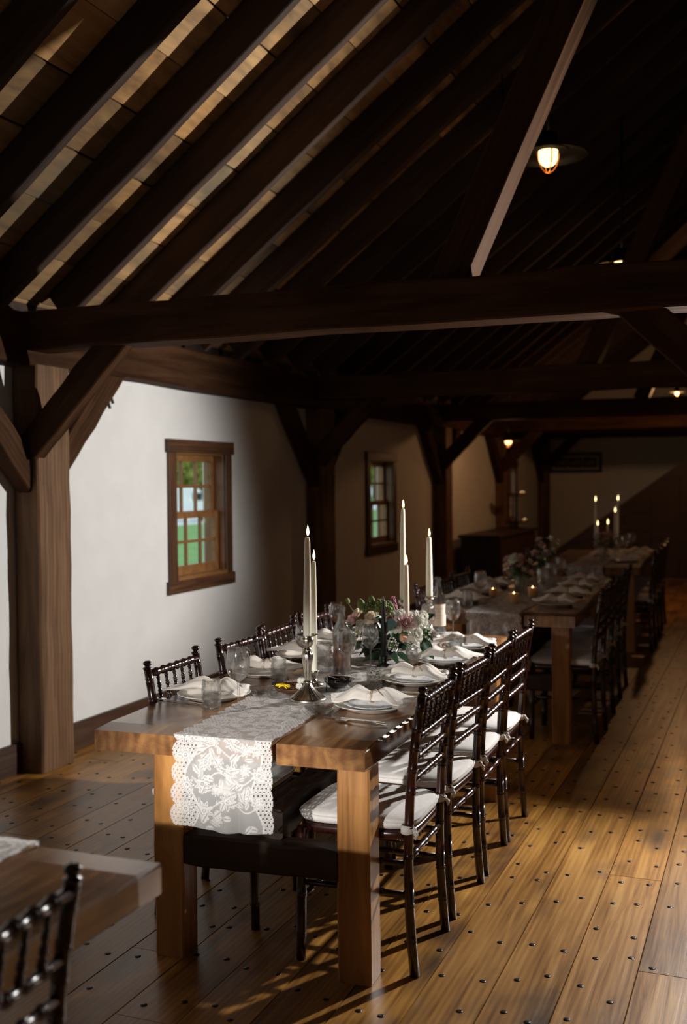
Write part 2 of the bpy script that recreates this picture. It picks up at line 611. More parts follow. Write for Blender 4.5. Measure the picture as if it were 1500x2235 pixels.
def obj(name, me, parent=None, loc=None, rot=None):
    o = bpy.data.objects.new(name, me)
    COL.objects.link(o)
    if parent is not None:
        o.parent = parent
    if loc is not None:
        o.location = loc
    if rot is not None:
        o.rotation_euler = rot
    return o


def tag(o, label=None, cat=None, group=None, kind=None):
    if label:
        o['label'] = label
    if cat:
        o['category'] = cat
    if group:
        o['group'] = group
    if kind:
        o['kind'] = kind
    return o


def thing(name, label, cat, loc=(0, 0, 0), rotz=0.0, group=None):
    o = bpy.data.objects.new(name, None)
    o.empty_display_size = 0.1
    COL.objects.link(o)
    o.location = loc
    o.rotation_euler = (0, 0, rotz)
    return tag(o, label, cat, group)


def stick_mesh(name, L, wy, wz, mat, bevel=0.004, cuts=0, wob=0.0, seed=0):
    """timber with its length on local X, centred"""
    if not cuts:
        return MB().box(-L / 2, L / 2, -wy / 2, wy / 2, -wz / 2, wz / 2).mesh(name, mat, bevel)
    r = random.Random(seed)
    mb = MB()
    rows = []
    c = bevel
    for i in range(cuts + 1):
        x = -L / 2 + L * i / cuts
        dy, dz, sy, sz = [r.uniform(-wob, wob) for _ in range(4)]
        a, b_ = wy / 2 + sy, wz / 2 + sz
        rows.append([(x, dy + p, dz + q) for p, q in ((-a + c, -b_), (a - c, -b_), (a, -b_ + c), (a, b_ - c), (a - c, b_), (-a + c, b_), (-a, b_ - c), (-a, -b_ + c))])
    b0 = mb.quad_grid(rows, closed_v=True, smooth=False)
    mb.cap([b0 + k for k in range(8)])
    mb.cap([b0 + cuts * 8 + k for k in reversed(range(8))])
    return mb.mesh(name, mat)


def stick(name, p0, p1, wy, wz, mat, parent=None, bevel=0.004, cuts=0, wob=0.0, seed=0, up=(0, 0, 1)):
    """box beam from p0 to p1; wz is measured along 'up' as far as possible"""
    p0, p1 = Vector(p0), Vector(p1)
    d = p1 - p0
    me = stick_mesh(name, d.length, wy, wz, mat, bevel, cuts, wob, seed)
    ax = d.normalized()
    u = Vector(up)
    sy = u.cross(ax).normalized()
    uz = ax.cross(sy).normalized()
    o = obj(name, me, parent)
    o.matrix_local = Matrix(((ax.x, sy.x, uz.x, (p0.x + p1.x) / 2), (ax.y, sy.y, uz.y, (p0.y + p1.y) / 2), (ax.z, sy.z, uz.z, (p0.z + p1.z) / 2), (0, 0, 0, 1)))
    return o


def copy_tree(o, parent=None):
    c = o.copy()
    COL.objects.link(c)
    if parent is not None:
        c.parent = parent
    for ch in [x for x in o.children]:
        copy_tree(ch, c)
    return c

# ------------------------------------------------------------------ the room
XW, XR, YB, YF = -3.70, 3.80, 18.80, -4.6      # inner faces: left wall, right wall, back wall, wall behind the camera
TAN = math.tan(R(37.5))
ZE = 2.55                                       # inner face of the roof boards above x = -3.6
XRIDGE = 0.05
ZRIDGE = ZE + (XRIDGE + 3.6) * TAN


def roof_z(x):
    return ZE + (x + 3.6) * TAN if x <= XRIDGE else ZRIDGE - (x - XRIDGE) * TAN


def half(name, x0, x1, y0, y1, z0, z1, mat, bevel=0.0):
    return MB().box(x0, x1, y0, y1, z0, z1).build(name, mat, None, bevel)


# floor: planks over a dark subfloor
floor = tag(half('floor', XW - 0.2, XR + 0.2, YF - 0.2, YB + 0.2, -0.10, -0.022, 'frame'), 'worn honey-brown plank floor with dark nail heads', None, None, 'structure')
PITCHX = 0.1955
edges = [-0.377 + PITCHX * k for k in range(-17, 22)]
pl_cache = {}


def plank_mesh(L, wd):
    k = (round(L, 2), round(wd, 3))
    if k not in pl_cache:
        pl_cache[k] = MB().box(-L / 2, L / 2, -wd / 2, wd / 2, -0.022, 0).mesh('floor_plank', 'floor')
    return pl_cache[k]


fixed_joint = {19: [2.78]}
for k in range(len(edges) - 1):
    x0, x1 = max(edges[k], XW), min(edges[k + 1], XR)
    if x1 - x0 < 0.02:
        continue
    y = YF
    while y < YB - 0.05:
        L = round(rng.choice([2.4, 2.8, 3.2, 3.6, 4.0]), 2) if x0 < 1.2 else 7.8
        if y == YF and x0 < 1.2:
            L = round(rng.choice([1.6, 2.4, 3.2, 4.0]), 2)
        if YB - (y + L) < 1.0:
            L = round(YB - y, 2)
        obj('floor_plank', plank_mesh(L - 0.003, x1 - x0 - 0.004), floor, ((x0 + x1) / 2, y + L / 2, rng.uniform(-0.0012, 0)), (0, 0, PI / 2))
        y += L

# face nails, two to a joist
nm = MB()
nm.lathe([(0.0, 0.0018), (0.007, 0.0016), (0.0105, 0.0004), (0.0115, -0.002)], 8)
nail_me = nm.mesh('nail_head', 'nail')
nails = []
for k in range(len(edges) - 1):
    xm = (edges[k] + edges[k + 1]) / 2
    if xm < XW or xm > 0.3:
        continue
    yy = 1.9 + rng.uniform(0, 0.15)
    while yy < 11:
        for s in (-1, 1):
            if rng.random() < 0.86:
                nails.append((xm + s * 0.052 + rng.uniform(-0.018, 0.018), yy + rng.uniform(-0.05, 0.05)))
        yy += rng.uniform(0.17, 0.30)


def seen(x, y):
    q = Vector((x, y, 0)) - CAM
    dd = q.dot(CF)
    u, v = IW / 2 + FPX * q.dot(CR) / dd, IH / 2 + FPX * q.dot(CD) / dd
    return -20 < u < IW + 20 and v < IH + 30


nails = [n for n in nails if seen(*n)]
nails.sort(key=lambda n: math.hypot(*n))
for n in nails[:290]:
    obj('nail_head', nail_me, floor, (n[0], n[1], 0), (0, 0, rng.uniform(0, PI)))
rest = MB()
for n in nails[290:]:
    rest.lathe([(0.0, 0.0016), (0.009, 0.0005), (0.0098, -0.002)], 6, (n[0], n[1], 0))
tag(rest.build('far_nail_heads', 'nail', floor), None, None, None, 'stuff')

# walls
WIN = [(6.18, 7.11), (9.94, 10.87), (15.75, 16.75)]
WZ0, WZ1 = 0.78, 1.81
wl = MB()
holes = [(a + 0.115, b_ - 0.115) for a, b_ in WIN]
HZ0, HZ1 = WZ0 + 0.085, WZ1 - 0.085
ys = [YF] + [q for h in holes for q in h] + [YB]
TH = 0.17
for i in range(len(ys) - 1):
    if i % 2 == 0:
        wl.box(XW - TH, XW, ys[i], ys[i + 1], -0.1, 2.40)
    else:
        wl.box(XW - TH, XW, ys[i], ys[i + 1], -0.1, HZ0)
        wl.box(XW - TH, XW, ys[i], ys[i + 1], HZ1, 2.40)
tag(wl.build('wall_left', 'plaster', merge=False), 'white plaster wall with wooden windows behind the timber posts', None, None, 'structure')


def gable(name, y0, y1, label):
    mb = MB()
    prof = [(XW - TH, -0.1), (XR + TH, -0.1), (XR + TH, 2.45), (XRIDGE, ZRIDGE + 0.2), (XW - TH, 2.45)]
    n = len(prof)
    b0 = len(mb.v)
    for y in (y0, y1):
        for x, z in prof:
            mb.v.append((x, y, z))
    mb.cap([b0 + i for i in range(n)])
    mb.cap([b0 + n + i for i in reversed(range(n))])
    for i in range(n):
        j = (i + 1) % n
        mb.cap([b0 + i, b0 + n + i, b0 + n + j, b0 + j])
    return tag(mb.build(name, 'plaster'), label, None, None, 'structure')


gable('wall_back', YB, YB + 0.2, 'dim plaster end wall behind the far tables')
gable('wall_front', YF - 0.2, YF, 'plaster gable wall behind the camera')
tag(half('wall_right', XR, XR + TH, YF, YB, -0.1, 2.52, 'plaster'), 'plaster wall on the right side of the barn', None, None, 'structure')

# roof: deck, boards, rafters
rf = MB()
for s in (-1, 1):
    pts = []
    for y in (YF - 0.2, YB + 0.2):
        for (x, dz) in ((-3.95 if s < 0 else 2 * XRIDGE + 3.95, 0), (XRIDGE, 0)):
            pts.append((x, y, roof_z(x) + 0.06))
            pts.append((x, y, roof_z(x) + 0.16))
    b0 = len(rf.v)
    rf.v.extend(pts)
    for f in ((0, 2, 6, 4), (1, 5, 7, 3), (0, 1, 3, 2), (4, 6, 7, 5), (0, 4, 5, 1), (2, 3, 7, 6)):
        rf.f.append(tuple(b0 + i for i in f))
        rf.s.append(False)
ceil = tag(rf.build('ceiling', 'rafter', merge=False), 'dark open barn roof of boards on rafters', None, None, 'structure')
bcache = {}
SL = 0.30
nb = int((XRIDGE + 3.95) / math.cos(R(37.5)) / SL) + 1
for side in (-1, 1):
    for i in range(nb):
        sc = -0.42 + 0.02 + SL * (i + 0.5)            # slope distance of the board's middle from x = -3.6
        xm = -3.6 + sc * math.cos(R(37.5))
        if xm > XRIDGE - 0.05:
            continue
        zm = roof_z(xm)
        y = YF
        while y < YB - 0.05:
            L = round(rng.choice([1.53, 2.04, 2.55, 3.06]), 2) if side < 0 else 7.8
            if YB - (y + L) < 0.8:
                L = round(YB - y, 2)
            if L not in bcache:
                bcache[L] = MB().box(-L / 2 + 0.001, L / 2 - 0.001, -SL / 2 + 0.003, SL / 2 - 0.003, 0, 0.03).mesh('roof_board', 'sheath', 0.003)
            o = obj('roof_board', bcache[L], ceil)
            xx = xm if side < 0 else 2 * XRIDGE - xm
            o.location = (xx, y + L / 2, zm + rng.uniform(0, 0.006))
            # local X along world Y, local Y up the slope
            sl = Vector((math.cos(R(37.5)) * (1 if side < 0 else -1), 0, math.sin(R(37.5))))
            ax = Vector((0, 1, 0)) if side > 0 else Vector((0, -1, 0))
            nz = ax.cross(sl)
            if nz.z < 0:
                ax = -ax
                nz = ax.cross(sl)
            o.rotation_euler = Matrix((ax, sl, nz)).transposed().to_euler()
            y += L
RW, RD = 0.05, 0.18
raft_len = (XRIDGE + 3.62) / math.cos(R(37.5))
raft_mes = [stick_mesh('rafter', raft_len, RW, RD, 'rafter', 0.005, 14, 0.004, s) for s in range(4)]
yk = 3.345 - 0.512 * 3
kk = 0
while yk < YB - 0.1:
    for side in (-1, 1):
        x0 = -3.62
        xm = (x0 + XRIDGE) / 2
        o = obj('rafter', raft_mes[kk % 4], ceil)
        perp = Vector((math.sin(R(37.5)), 0, -math.cos(R(37.5)))) * (RD / 2 + 0.001)
        p = Vector((xm, yk, roof_z(xm))) + perp
        if side > 0:
            p.x = 2 * XRIDGE - p.x
        o.location = p
        o.rotation_euler = (0, -R(37.5) if side < 0 else R(37.5), 0)
        kk += 1
    yk += 0.512

# timber frame
PX0, PX1 = XW - 0.06, -3.54
BENTS = [4.65, 8.50, 12.25, 15.35, 18.42]
ordn = ['nearest', 'second', 'third', 'fourth', 'farthest']
ZT0, ZT1 = 2.21, 2.405
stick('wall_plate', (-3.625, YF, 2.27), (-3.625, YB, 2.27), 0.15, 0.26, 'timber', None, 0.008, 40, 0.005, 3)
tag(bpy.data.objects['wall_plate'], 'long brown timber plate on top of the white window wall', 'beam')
MB().box(XW - 0.05, XW + 0.004, YF, YB, 2.38, 2.60).build('eave_blocking', 'rafter', ceil)
for i, yb in enumerate(BENTS):
    nmn = ordn[i]
    o = stick('timber_post', (-3.62, yb + 0.14, 0.0), (-3.62, yb + 0.14, 2.14), 0.28, 0.16, 'post', None, 0.010, 14, 0.0025, 11 + i, up=(1, 0, 0))
    tag(o, nmn + ' brown timber post against the white window wall', 'post', 'posts along the window wall')
    if i == 0:
        # drying check down the front of the post
        stick('drying_crack', (-3.625, yb + 0.003, 0.02), (-3.612, yb + 0.003, 2.1), 0.010, 0.008, 'frame', None, 0.001, 20, 0.003, 5)
        ck = bpy.data.objects['drying_crack']
        mw = ck.matrix_local.copy()
        ck.parent = o
        ck.matrix_local = o.matrix_local.inverted() @ mw
        tag(bpy.data.objects['drying_crack'], 'dark drying crack running down the post')
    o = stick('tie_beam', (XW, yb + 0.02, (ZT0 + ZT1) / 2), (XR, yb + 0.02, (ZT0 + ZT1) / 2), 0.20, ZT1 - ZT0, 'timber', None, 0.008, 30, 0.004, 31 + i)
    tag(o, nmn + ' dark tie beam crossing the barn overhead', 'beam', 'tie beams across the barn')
    o = stick('timber_post', (0.60, yb + 0.10, 0.0), (0.60, yb + 0.10, ZT0), 0.20, 0.20, 'post', None, 0.010, 14, 0.004, 51 + i, up=(1, 0, 0))
    tag(o, nmn + ' aisle post beyond the right edge of the picture', 'post', 'posts along the aisle')

    def brace(p0, p1, lab, pegs=0, wy=0.085, wz=0.15, up=(0, 0, 1), seed=0):
        o = stick('knee_brace', p0, p1, wy, wz, 'timber', None, 0.006, 8, 0.003, seed, up=up)
        tag(o, lab, 'brace', 'knee braces of the timber frame')
        L = (Vector(p1) - Vector(p0)).length
        for q in range(pegs):
            pg = MB().tube([(L / 2 - 0.20 + 0.045 * q, -wy / 2 + 0.01, 0.0), (L / 2 - 0.24 + 0.045 * q, -wy / 2 - 0.055, 0.012)], 0.009, 8).build('wooden_peg', 'frame', o)
        return o
    # to the tie beam
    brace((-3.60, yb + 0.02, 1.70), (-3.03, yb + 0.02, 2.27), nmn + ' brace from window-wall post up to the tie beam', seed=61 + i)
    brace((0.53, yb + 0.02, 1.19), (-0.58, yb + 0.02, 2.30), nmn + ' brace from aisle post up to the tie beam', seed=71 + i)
    # along the plate
    if i < 4:
        brace((-3.63, yb + 0.20, 1.56), (-3.63, yb + 0.86, 2.22), nmn + ' brace from post to wall plate, leaning away from camera', 2, up=(1, 0, 0), wy=0.15, wz=0.09, seed=81 + i)
    brace((-3.63, yb + 0.08, 1.50), (-3.63, yb - 0.64, 2.22), nmn + ' brace from post to wall plate, leaning toward camera', 1 if i else 0, up=(1, 0, 0), wy=0.15, wz=0.09, seed=91 + i)

# struts standing on the tie beams
for i, yb in enumerate(BENTS[:3]):
    o = stick('roof_strut', (-1.330, yb + 0.06, 2.39), (-0.495, yb + 0.06, 4.20), 0.15, 0.18, 'timber', None, 0.004, 10, 0.002, 101 + i, up=(0, 1, 0))
    tag(o, ordn[i] + ' slanting strut rising from the tie beam to the roof', 'strut', 'roof struts on the tie beams')
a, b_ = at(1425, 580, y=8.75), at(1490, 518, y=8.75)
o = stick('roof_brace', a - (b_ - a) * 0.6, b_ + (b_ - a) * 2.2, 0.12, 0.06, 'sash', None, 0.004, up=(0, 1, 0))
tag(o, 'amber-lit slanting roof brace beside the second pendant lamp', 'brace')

# baseboards
bb = 0
for y0, y1 in zip([YF] + [b_ + 0.28 for b_ in BENTS], [b_ for b_ in BENTS] + [YB]):
    if y1 - y0 < 0.1:
        continue
    bb += 1
    o = stick('baseboard_left', (XW + 0.014, y0, 0.078), (XW + 0.014, y1, 0.078), 0.028, 0.156, 'baseboard', None, 0.004)
    tag(o, 'dark wooden baseboard along the white window wall', None, None, 'structure')
o = stick('baseboard_back', (XW, YB - 0.014, 0.078), (XR, YB - 0.014, 0.078), 0.028, 0.156, 'baseboard', None, 0.004)
tag(o, 'dark wooden baseboard along the end wall', None, None, 'structure')


# windows
def window(n, y0, y1, label):
    root = tag(bpy.data.objects.new('window_%d' % n, None), label, None, None, 'structure')
    COL.objects.link(root)
    root.location = (XW, y0, WZ0)
    W_, H_ = y1 - y0, WZ1 - WZ0
    cw = 0.115

    def bar(name, a, b_, wy, wz, mat, up=(0, 0, 1), bevel=0.003, par=root):
        return stick(name, a, b_, wy, wz, mat, par, bevel, up=up)
    # casing boards: x out of the wall = +x
    bar('casing_board', (0.012, cw / 2 + 0.012, 0.08), (0.012, cw / 2 + 0.012, H_ - 0.09), cw - 0.02, 0.024, 'casing', (1, 0, 0))
    bar('casing_board', (0.012, W_ - cw / 2 - 0.012, 0.08), (0.012, W_ - cw / 2 - 0.012, H_ - 0.09), cw - 0.02, 0.024, 'casing', (1, 0, 0))
    bar('casing_board', (0.017, 0, H_ - 0.045), (0.017, W_, H_ - 0.045), 0.09, 0.034, 'casing', (1, 0, 0))
    bar('casing_board', (0.017, 0, 0.042), (0.017, W_, 0.042), 0.084, 0.034, 'casing', (1, 0, 0))
    # jamb liner
    for yy in (cw - 0.004, W_ - cw + 0.004):
        bar('jamb', (-0.08, yy, 0.085), (-0.08, yy, H_ - 0.085), 0.16, 0.016, 'sash', (0, 1, 0))
    bar('jamb', (-0.08, cw, H_ - 0.09), (-0.08, W_ - cw, H_ - 0.09), 0.16, 0.016, 'sash', (0, 0, 1))
    bar('sill', (-0.08, cw, 0.092), (-0.08, W_ - cw, 0.092), 0.22, 0.028, 'sash', (0, 0, 1))
    iy0, iy1, iz0, iz1 = cw + 0.006, W_ - cw - 0.006, 0.105, H_ - 0.10
    zm = (iz0 + iz1) / 2
    pane_me = {}
    for (sx, z0, z1, bot) in ((-0.093, zm - 0.012, iz1, False), (-0.060, iz0, zm + 0.020, True)):
        sash = MB()
        st = 0.045
        top = 0.045 if not bot else 0.045
        bt = 0.035 if not bot else 0.065
        sash.box(sx - 0.016, sx + 0.016, iy0, iy0 + st, z0, z1)
        sash.box(sx - 0.016, sx + 0.016, iy1 - st, iy1, z0, z1)
        sash.box(sx - 0.0155, sx + 0.0155, iy0 + st, iy1 - st, z0, z0 + bt)
        sash.box(sx - 0.0155, sx + 0.0155, iy0 + st, iy1 - st, z1 - top, z1)
        so = sash.build('sash', 'sash', root, merge=False)
        gy0, gy1, gz0, gz1 = iy0 + st, iy1 - st, z0 + bt, z1 - top
        mt = 0.020
        for c in (1, 2):
            yy = gy0 + (gy1 - gy0) * c / 3
            bar('muntin', (sx, yy, gz0), (sx, yy, gz1), mt, 0.024, 'sash', (1, 0, 0), 0.004, so)
        zz = (gz0 + gz1) / 2
        bar('muntin', (sx, gy0, zz), (sx, gy1, zz), mt, 0.022, 'sash', (1, 0, 0), 0.004, so)
        for c in range(3):
            for r_ in range(2):
                ya, yb_ = gy0 + (gy1 - gy0) * c / 3, gy0 + (gy1 - gy0) * (c + 1) / 3
                za, zb = gz0 + (gz1 - gz0) * r_ / 2, gz0 + (gz1 - gz0) * (r_ + 1) / 2
                MB().box(sx - 0.002, sx + 0.002, ya, yb_, za, zb).build('pane', 'pane', so)
    return root


window(1, *WIN[0], 'nearest wooden sash window with twelve small panes')
window(2, *WIN[1], 'second wooden sash window with twelve panes, behind the candles')
window(3, *WIN[2], 'farthest wooden sash window beside the dark end posts')

# ------------------------------------------------------------------ outdoors
GZ = -0.9
g = MB()
g.box(-120, XW - TH - 0.4, -20, 160, GZ - 0.2, GZ)
tag(g.build('lawn', 'grass'), 'green lawn seen through the windows', 'lawn', None, 'structure')
tag(MB().box(-46, -31, 30, 120, GZ, GZ + 0.03).build('gravel_drive', 'gravel'), 'pale gravel drive beyond the lawn', 'drive', None, 'structure')


def tree(x, y, h, rad, mat, label, cat, seed):
    r = random.Random(seed)
    t = thing('garden_tree', label, cat, (x, y, GZ), 0, 'trees beyond the lawn')
    MB().tube([(0, 0, 0), (0.05, 0.03, h * 0.35), (0.0, 0.0, h * 0.7)], [0.25, 0.2, 0.08], 8).build('trunk', 'bark', t)
    mb = MB()
    for _ in range(int(500 * rad)):
        th, ph, q = r.uniform(0, 2 * PI), math.acos(r.uniform(-1, 1)), r.uniform(0.55, 1) ** 0.5
        c = Vector((rad * q * math.sin(ph) * math.cos(th), rad * q * math.sin(ph) * math.sin(th), h * 0.58 + h * 0.42 * q * math.cos(ph)))
        s = r.uniform(0.18, 0.42)
        a_ = Vector((r.uniform(-1, 1), r.uniform(-1, 1), r.uniform(-1, 1))).normalized() * s
        b2 = a_.cross(Vector((r.uniform(-1, 1), r.uniform(-1, 1), r.uniform(-1, 1)))).normalized() * s * 0.7
        i0 = len(mb.v)
        mb.v.extend([c - a_, c + b2, c + a_, c - b2])
        mb.f.append((i0, i0 + 1, i0 + 2, i0 + 3))
        mb.s.append(False)
    tag(mb.build('foliage', mat, t, recalc=False, merge=False), None, None, None, 'stuff')


for i, (px, xx, h, rad, mt) in enumerate(((388, -62, 15, 4.6, 'treeleaf'), (412, -48, 14, 4.2, 'treeleaf'), (437, -42, 6.0, 2.2, 'bushleaf'), (470, -52, 12, 4.2, 'treeleaf'),
                                          (815, -50, 10, 4, 'treeleaf'), (840, -38, 9, 3, 'bushleaf'), (355, -48, 14, 4.5, 'treeleaf'))):
    q = at(px, 1060, x=xx)
    tree(q.x, q.y, h, rad, M[mt], ['tall dark tree far outside the nearest window', 'second dark tree outside the nearest window', 'yellow-green bush outside the nearest window',
                                    'dark tree at the right of the nearest window', 'tree outside the second window', 'light green bush outside the second window', 'dark tree left beyond the nearest window'][i],
         'bush' if mt == 'bushleaf' else 'tree', 200 + i)
# white parked van seen through the upper panes
q = at(396, 1110, x=-34)
van = thing('parked_van', 'white parked van seen through the nearest window', 'van', (q.x, q.y, GZ), R(28))
rows = []
for y in (-0.95, -0.90, 0.90, 0.95):
    k = 0.12 if abs(y) > 0.92 else 0
    rows.append([(x, y, z) for x, z in ((-2.3 + k, 0.35 + k), (2.3 - k, 0.35 + k), (2.4 - k, 1.0), (1.7, 1.25), (1.1, 2.0 - k), (0.6, 2.15 - k), (-2.0, 2.15 - k), (-2.3 + k, 1.95 - k), (-2.35 + k, 1.0))])
mb = MB()
b0 = mb.quad_grid(rows, closed_v=True)
mb.cap([b0 + i for i in range(9)])
mb.cap([b0 + 27 + i for i in range(9)])
mb.build('body', 'white_paint', van)
for sx in (-1.4, 1.45):
    for sy in (-0.85, 0.85):
        MB().tube([(sx, sy - 0.1, 0.33), (sx, sy + 0.1, 0.33)], 0.33, 14).build('wheel', 'carglass', van)
MB().box(0.7, 1.35, -0.965, 0.965, 1.3, 1.8).build('side_window', 'carglass', van, 0.03)

# ------------------------------------------------------------------ tables
TZ = 0.76


def slab_board(name, x0, x1, y0, y1, seed, wobl, wobr, th, mat, par):
    """plank with its length on Y, wavy long edges, rounded worn front arris; local X of the mesh runs along the length"""
    r = random.Random(seed)
    n = 26
    rows = []
    c = 0.007
    for i in range(n + 1):
        t = i / n
        y = y0 + (y1 - y0) * t
        a = x0 + (wobl * (math.sin(5.3 * t + seed) + 0.5 * math.sin(13 * t + seed * 2)) if wobl else 0)
        b_ = x1 + (wobr * (math.sin(4.7 * t + seed * 1.3) + 0.5 * math.sin(11 * t + seed)) if wobr else 0)
        dz = r.uniform(-0.0007, 0.0007)
        e = 0.006 if i in (0, n) else 0.0
        rows.append([(y + (0.004 * (1 if i == 0 else -1) if e else 0) * 0, -x, z) for x, z in ((a + e, TZ - th + c), (a + c, TZ - th), (b_ - c, TZ - th), (b_ - e, TZ - th + c),
                                                                                   (b_ - e, TZ - c - e), (b_ - c, TZ - e + dz), (a + c, TZ - e + dz), (a + e, TZ - c - e))])
    mb = MB()
    b0 = mb.quad_grid(rows, closed_v=True, smooth=False)
    mb.cap([b0 + k for k in range(8)])
    mb.cap([b0 + n * 8 + k for k in reversed(range(8))])
    o = mb.build(name, mat, par)
    o.rotation_euler = (0, 0, PI / 2)
    return o


def trestle_table(label, loc, rot, W_, L_, seed, group=None, inset=0.25):
    """origin under the middle of the front end; length runs along local +Y"""
    t = thing('trestle_table', label, 'table', loc, rot, group)
    th = 0.068
    h = W_ / 2
    slab_board('tabletop_board', -h, -0.13, 0, L_, seed, 0.010, 0.0, th, 'tabletop', t)
    slab_board('tabletop_board', -0.128, 0.16, 0.002, L_, seed + 1, 0, 0, th, 'tabletop', t)
    slab_board('tabletop_board', 0.162, h, 0, L_ - 0.004, seed + 2, 0, 0.010, th, 'tabletop', t)
    lw = 0.105
    for y in (0.15, L_ - inset):
        for x in (-h + 0.125 + lw / 2, h - 0.045 - lw / 2):
            stick('leg', (x, y + 0.05, 0), (x, y + 0.05, TZ - th), 0.10, lw, 'tableleg', t, 0.006, 6, 0.0015, seed + int(x * 50), up=(1, 0, 0))
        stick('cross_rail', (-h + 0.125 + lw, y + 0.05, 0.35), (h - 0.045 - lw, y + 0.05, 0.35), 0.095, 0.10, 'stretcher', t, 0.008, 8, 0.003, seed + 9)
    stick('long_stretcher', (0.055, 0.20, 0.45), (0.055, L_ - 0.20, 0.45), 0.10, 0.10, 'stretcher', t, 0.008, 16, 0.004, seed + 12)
    return t


T1A = R(2.4)
T1L = Vector((-1.511, 2.842, 0))
trestle_table('rustic plank table set for dinner, in the middle of the picture', T1L, T1A, 0.90, 2.36, 3)
T2L = Vector((-1.46, 6.03, 0))
trestle_table('second plank table in the dark behind the flower-laden table', T2L, R(2.4), 0.90, 2.40, 23)
T3L = Vector((-1.50, 9.55, 0))
trestle_table('third plank table with the cluster of tall candles', T3L, R(2.0), 0.90, 2.40, 43)
FGL = Vector((-1.575, 1.868 - 2.36, 0))
trestle_table('blurred plank table corner at the lower left edge', FGL, R(0.5), 0.90, 2.36, 63, None, 0.72)


def t1(u, v, z=TZ):
    """table-one coordinates: u to the right of its middle line, v from its front end"""
    return Vector((T1L.x + u * math.cos(T1A) - v * math.sin(T1A), T1L.y + u * math.sin(T1A) + v * math.cos(T1A), z))


# ------------------------------------------------------------------ lace runners
def lace_density(W_, Ltot, nu, nv, seed):
    r = random.Random(seed)
    u = np.linspace(-0.025, W_ + 0.012, nu)[:, None] * np.ones((1, nv))
    v = np.ones((nu, 1)) * np.linspace(0, Ltot, nv)[None, :]
    d = np.full((nu, nv), 0.30)
    # scalloped edges
    per = 0.062
    sc = 0.018 * np.abs(np.sin(PI * v / per)) ** 0.7
    inside = (u > -sc + 0.004) & (u < W_ + 0.4 * sc - 0.004)
    # wide borders of little rings
    g = 0.0125
    ui, vi = u / g, v / (g * 0.866)
    row = np.round(vi)
    cu = (np.round(ui - 0.5 * (row % 2)) + 0.5 * (row % 2)) * g
    cv = row * g * 0.866
    rr = np.hypot(u - cu, v - cv)
    ring = np.where((rr > 0.0028) & (rr < 0.0056), 0.95, np.where(rr <= 0.0028, 0.08, 0.62))
    wav = 0.052 + 0.022 * np.sin(2 * PI * v / 0.20)
    wav2 = W_ - 0.046 + 0.016 * np.sin(2 * PI * v / 0.20 + 1.2)
    border = (u < wav) | (u > wav2)
    d = np.where(border, ring, d)
    cord = (np.abs(u - wav) < 0.0028) | (np.abs(u - wav2) < 0.0028)
    d = np.where(cord, 0.96, d)

    def rosette(c0, c1, rad, n, ph):
        nonlocal d
        dx, dy = u - c0, v - c1
        rr = np.hypot(dx, dy)
        m = rr < rad * 1.05
        if not m.any():
            return
        th = np.arctan2(dy, dx) + ph
        edge = rad * (0.78 + 0.22 * np.cos(n * th))
        val = np.where(rr < edge, 0.80 + 0.18 * np.cos(n * th), d)
        val = np.where(np.abs(rr - edge) < 0.0022, 1.0, val)
        val = np.where((np.abs(np.sin(n * th / 2)) < 0.16) & (rr < edge * 0.9) & (rr > rad * 0.3), 0.35, val)
        val = np.where(rr < rad * 0.28, 0.25, val)
        val = np.where(np.abs(rr - rad * 0.28) < 0.0022, 1.0, val)
        val = np.where(rr < rad * 0.12, 1.0, val)
        d = np.where(m, np.maximum(val, 0), d)

    def leaf(c0, c1, ln, wd, ang):
        nonlocal d
        dx, dy = u - c0, v - c1
        a = dx * math.cos(ang) + dy * math.sin(ang)
        b_ = -dx * math.sin(ang) + dy * math.cos(ang)
        t = a / ln
        hw = wd * np.clip(1 - (2 * t - 1) ** 2, 0, None)
        m = (t > 0) & (t < 1) & (np.abs(b_) < hw)
        d = np.where(m, np.where(np.abs(b_) < 0.0012, 0.45, 0.93), d)
    k = 0.045
    i = 0
    while k < Ltot + 0.1:
        for (a, rad) in ((0.032, 0.024), (W_ * 0.30, 0.026), (W_ * 0.42, 0.020), (W_ * 0.58, 0.025), (W_ * 0.72, 0.019), (W_ - 0.045, 0.021)):
            rosette(a + r.uniform(-0.008, 0.008), k + r.uniform(-0.012, 0.012) + (0.05 if a > W_ * 0.5 else 0.0), rad * r.uniform(0.9, 1.1), r.choice([8, 9, 10]), r.uniform(0, 3))
        for q in range(20):
            leaf(r.uniform(0.07, W_ - 0.07), k + r.uniform(-0.05, 0.08), r.uniform(0.022, 0.04), r.uniform(0.005, 0.009), r.uniform(0, 2 * PI))
        # trailing vine
        vy = k + 0.03 + 0.016 * np.sin(2 * PI * u / 0.13 + i)
        d = np.where((np.abs(v - vy) < 0.0022) & (u > 0.05) & (u < W_ - 0.05), 0.95, d)
        k += 0.076
        i += 1
    net = 0.5 + 0.5 * np.cos(2 * PI * u / 0.0048) * np.cos(2 * PI * v / 0.0048)
    d = np.where(d == 0.30, 0.38 + 0.24 * net, d)
    d = np.where(inside, d, 0.0)
    return u, np.clip(d, 0, 1)


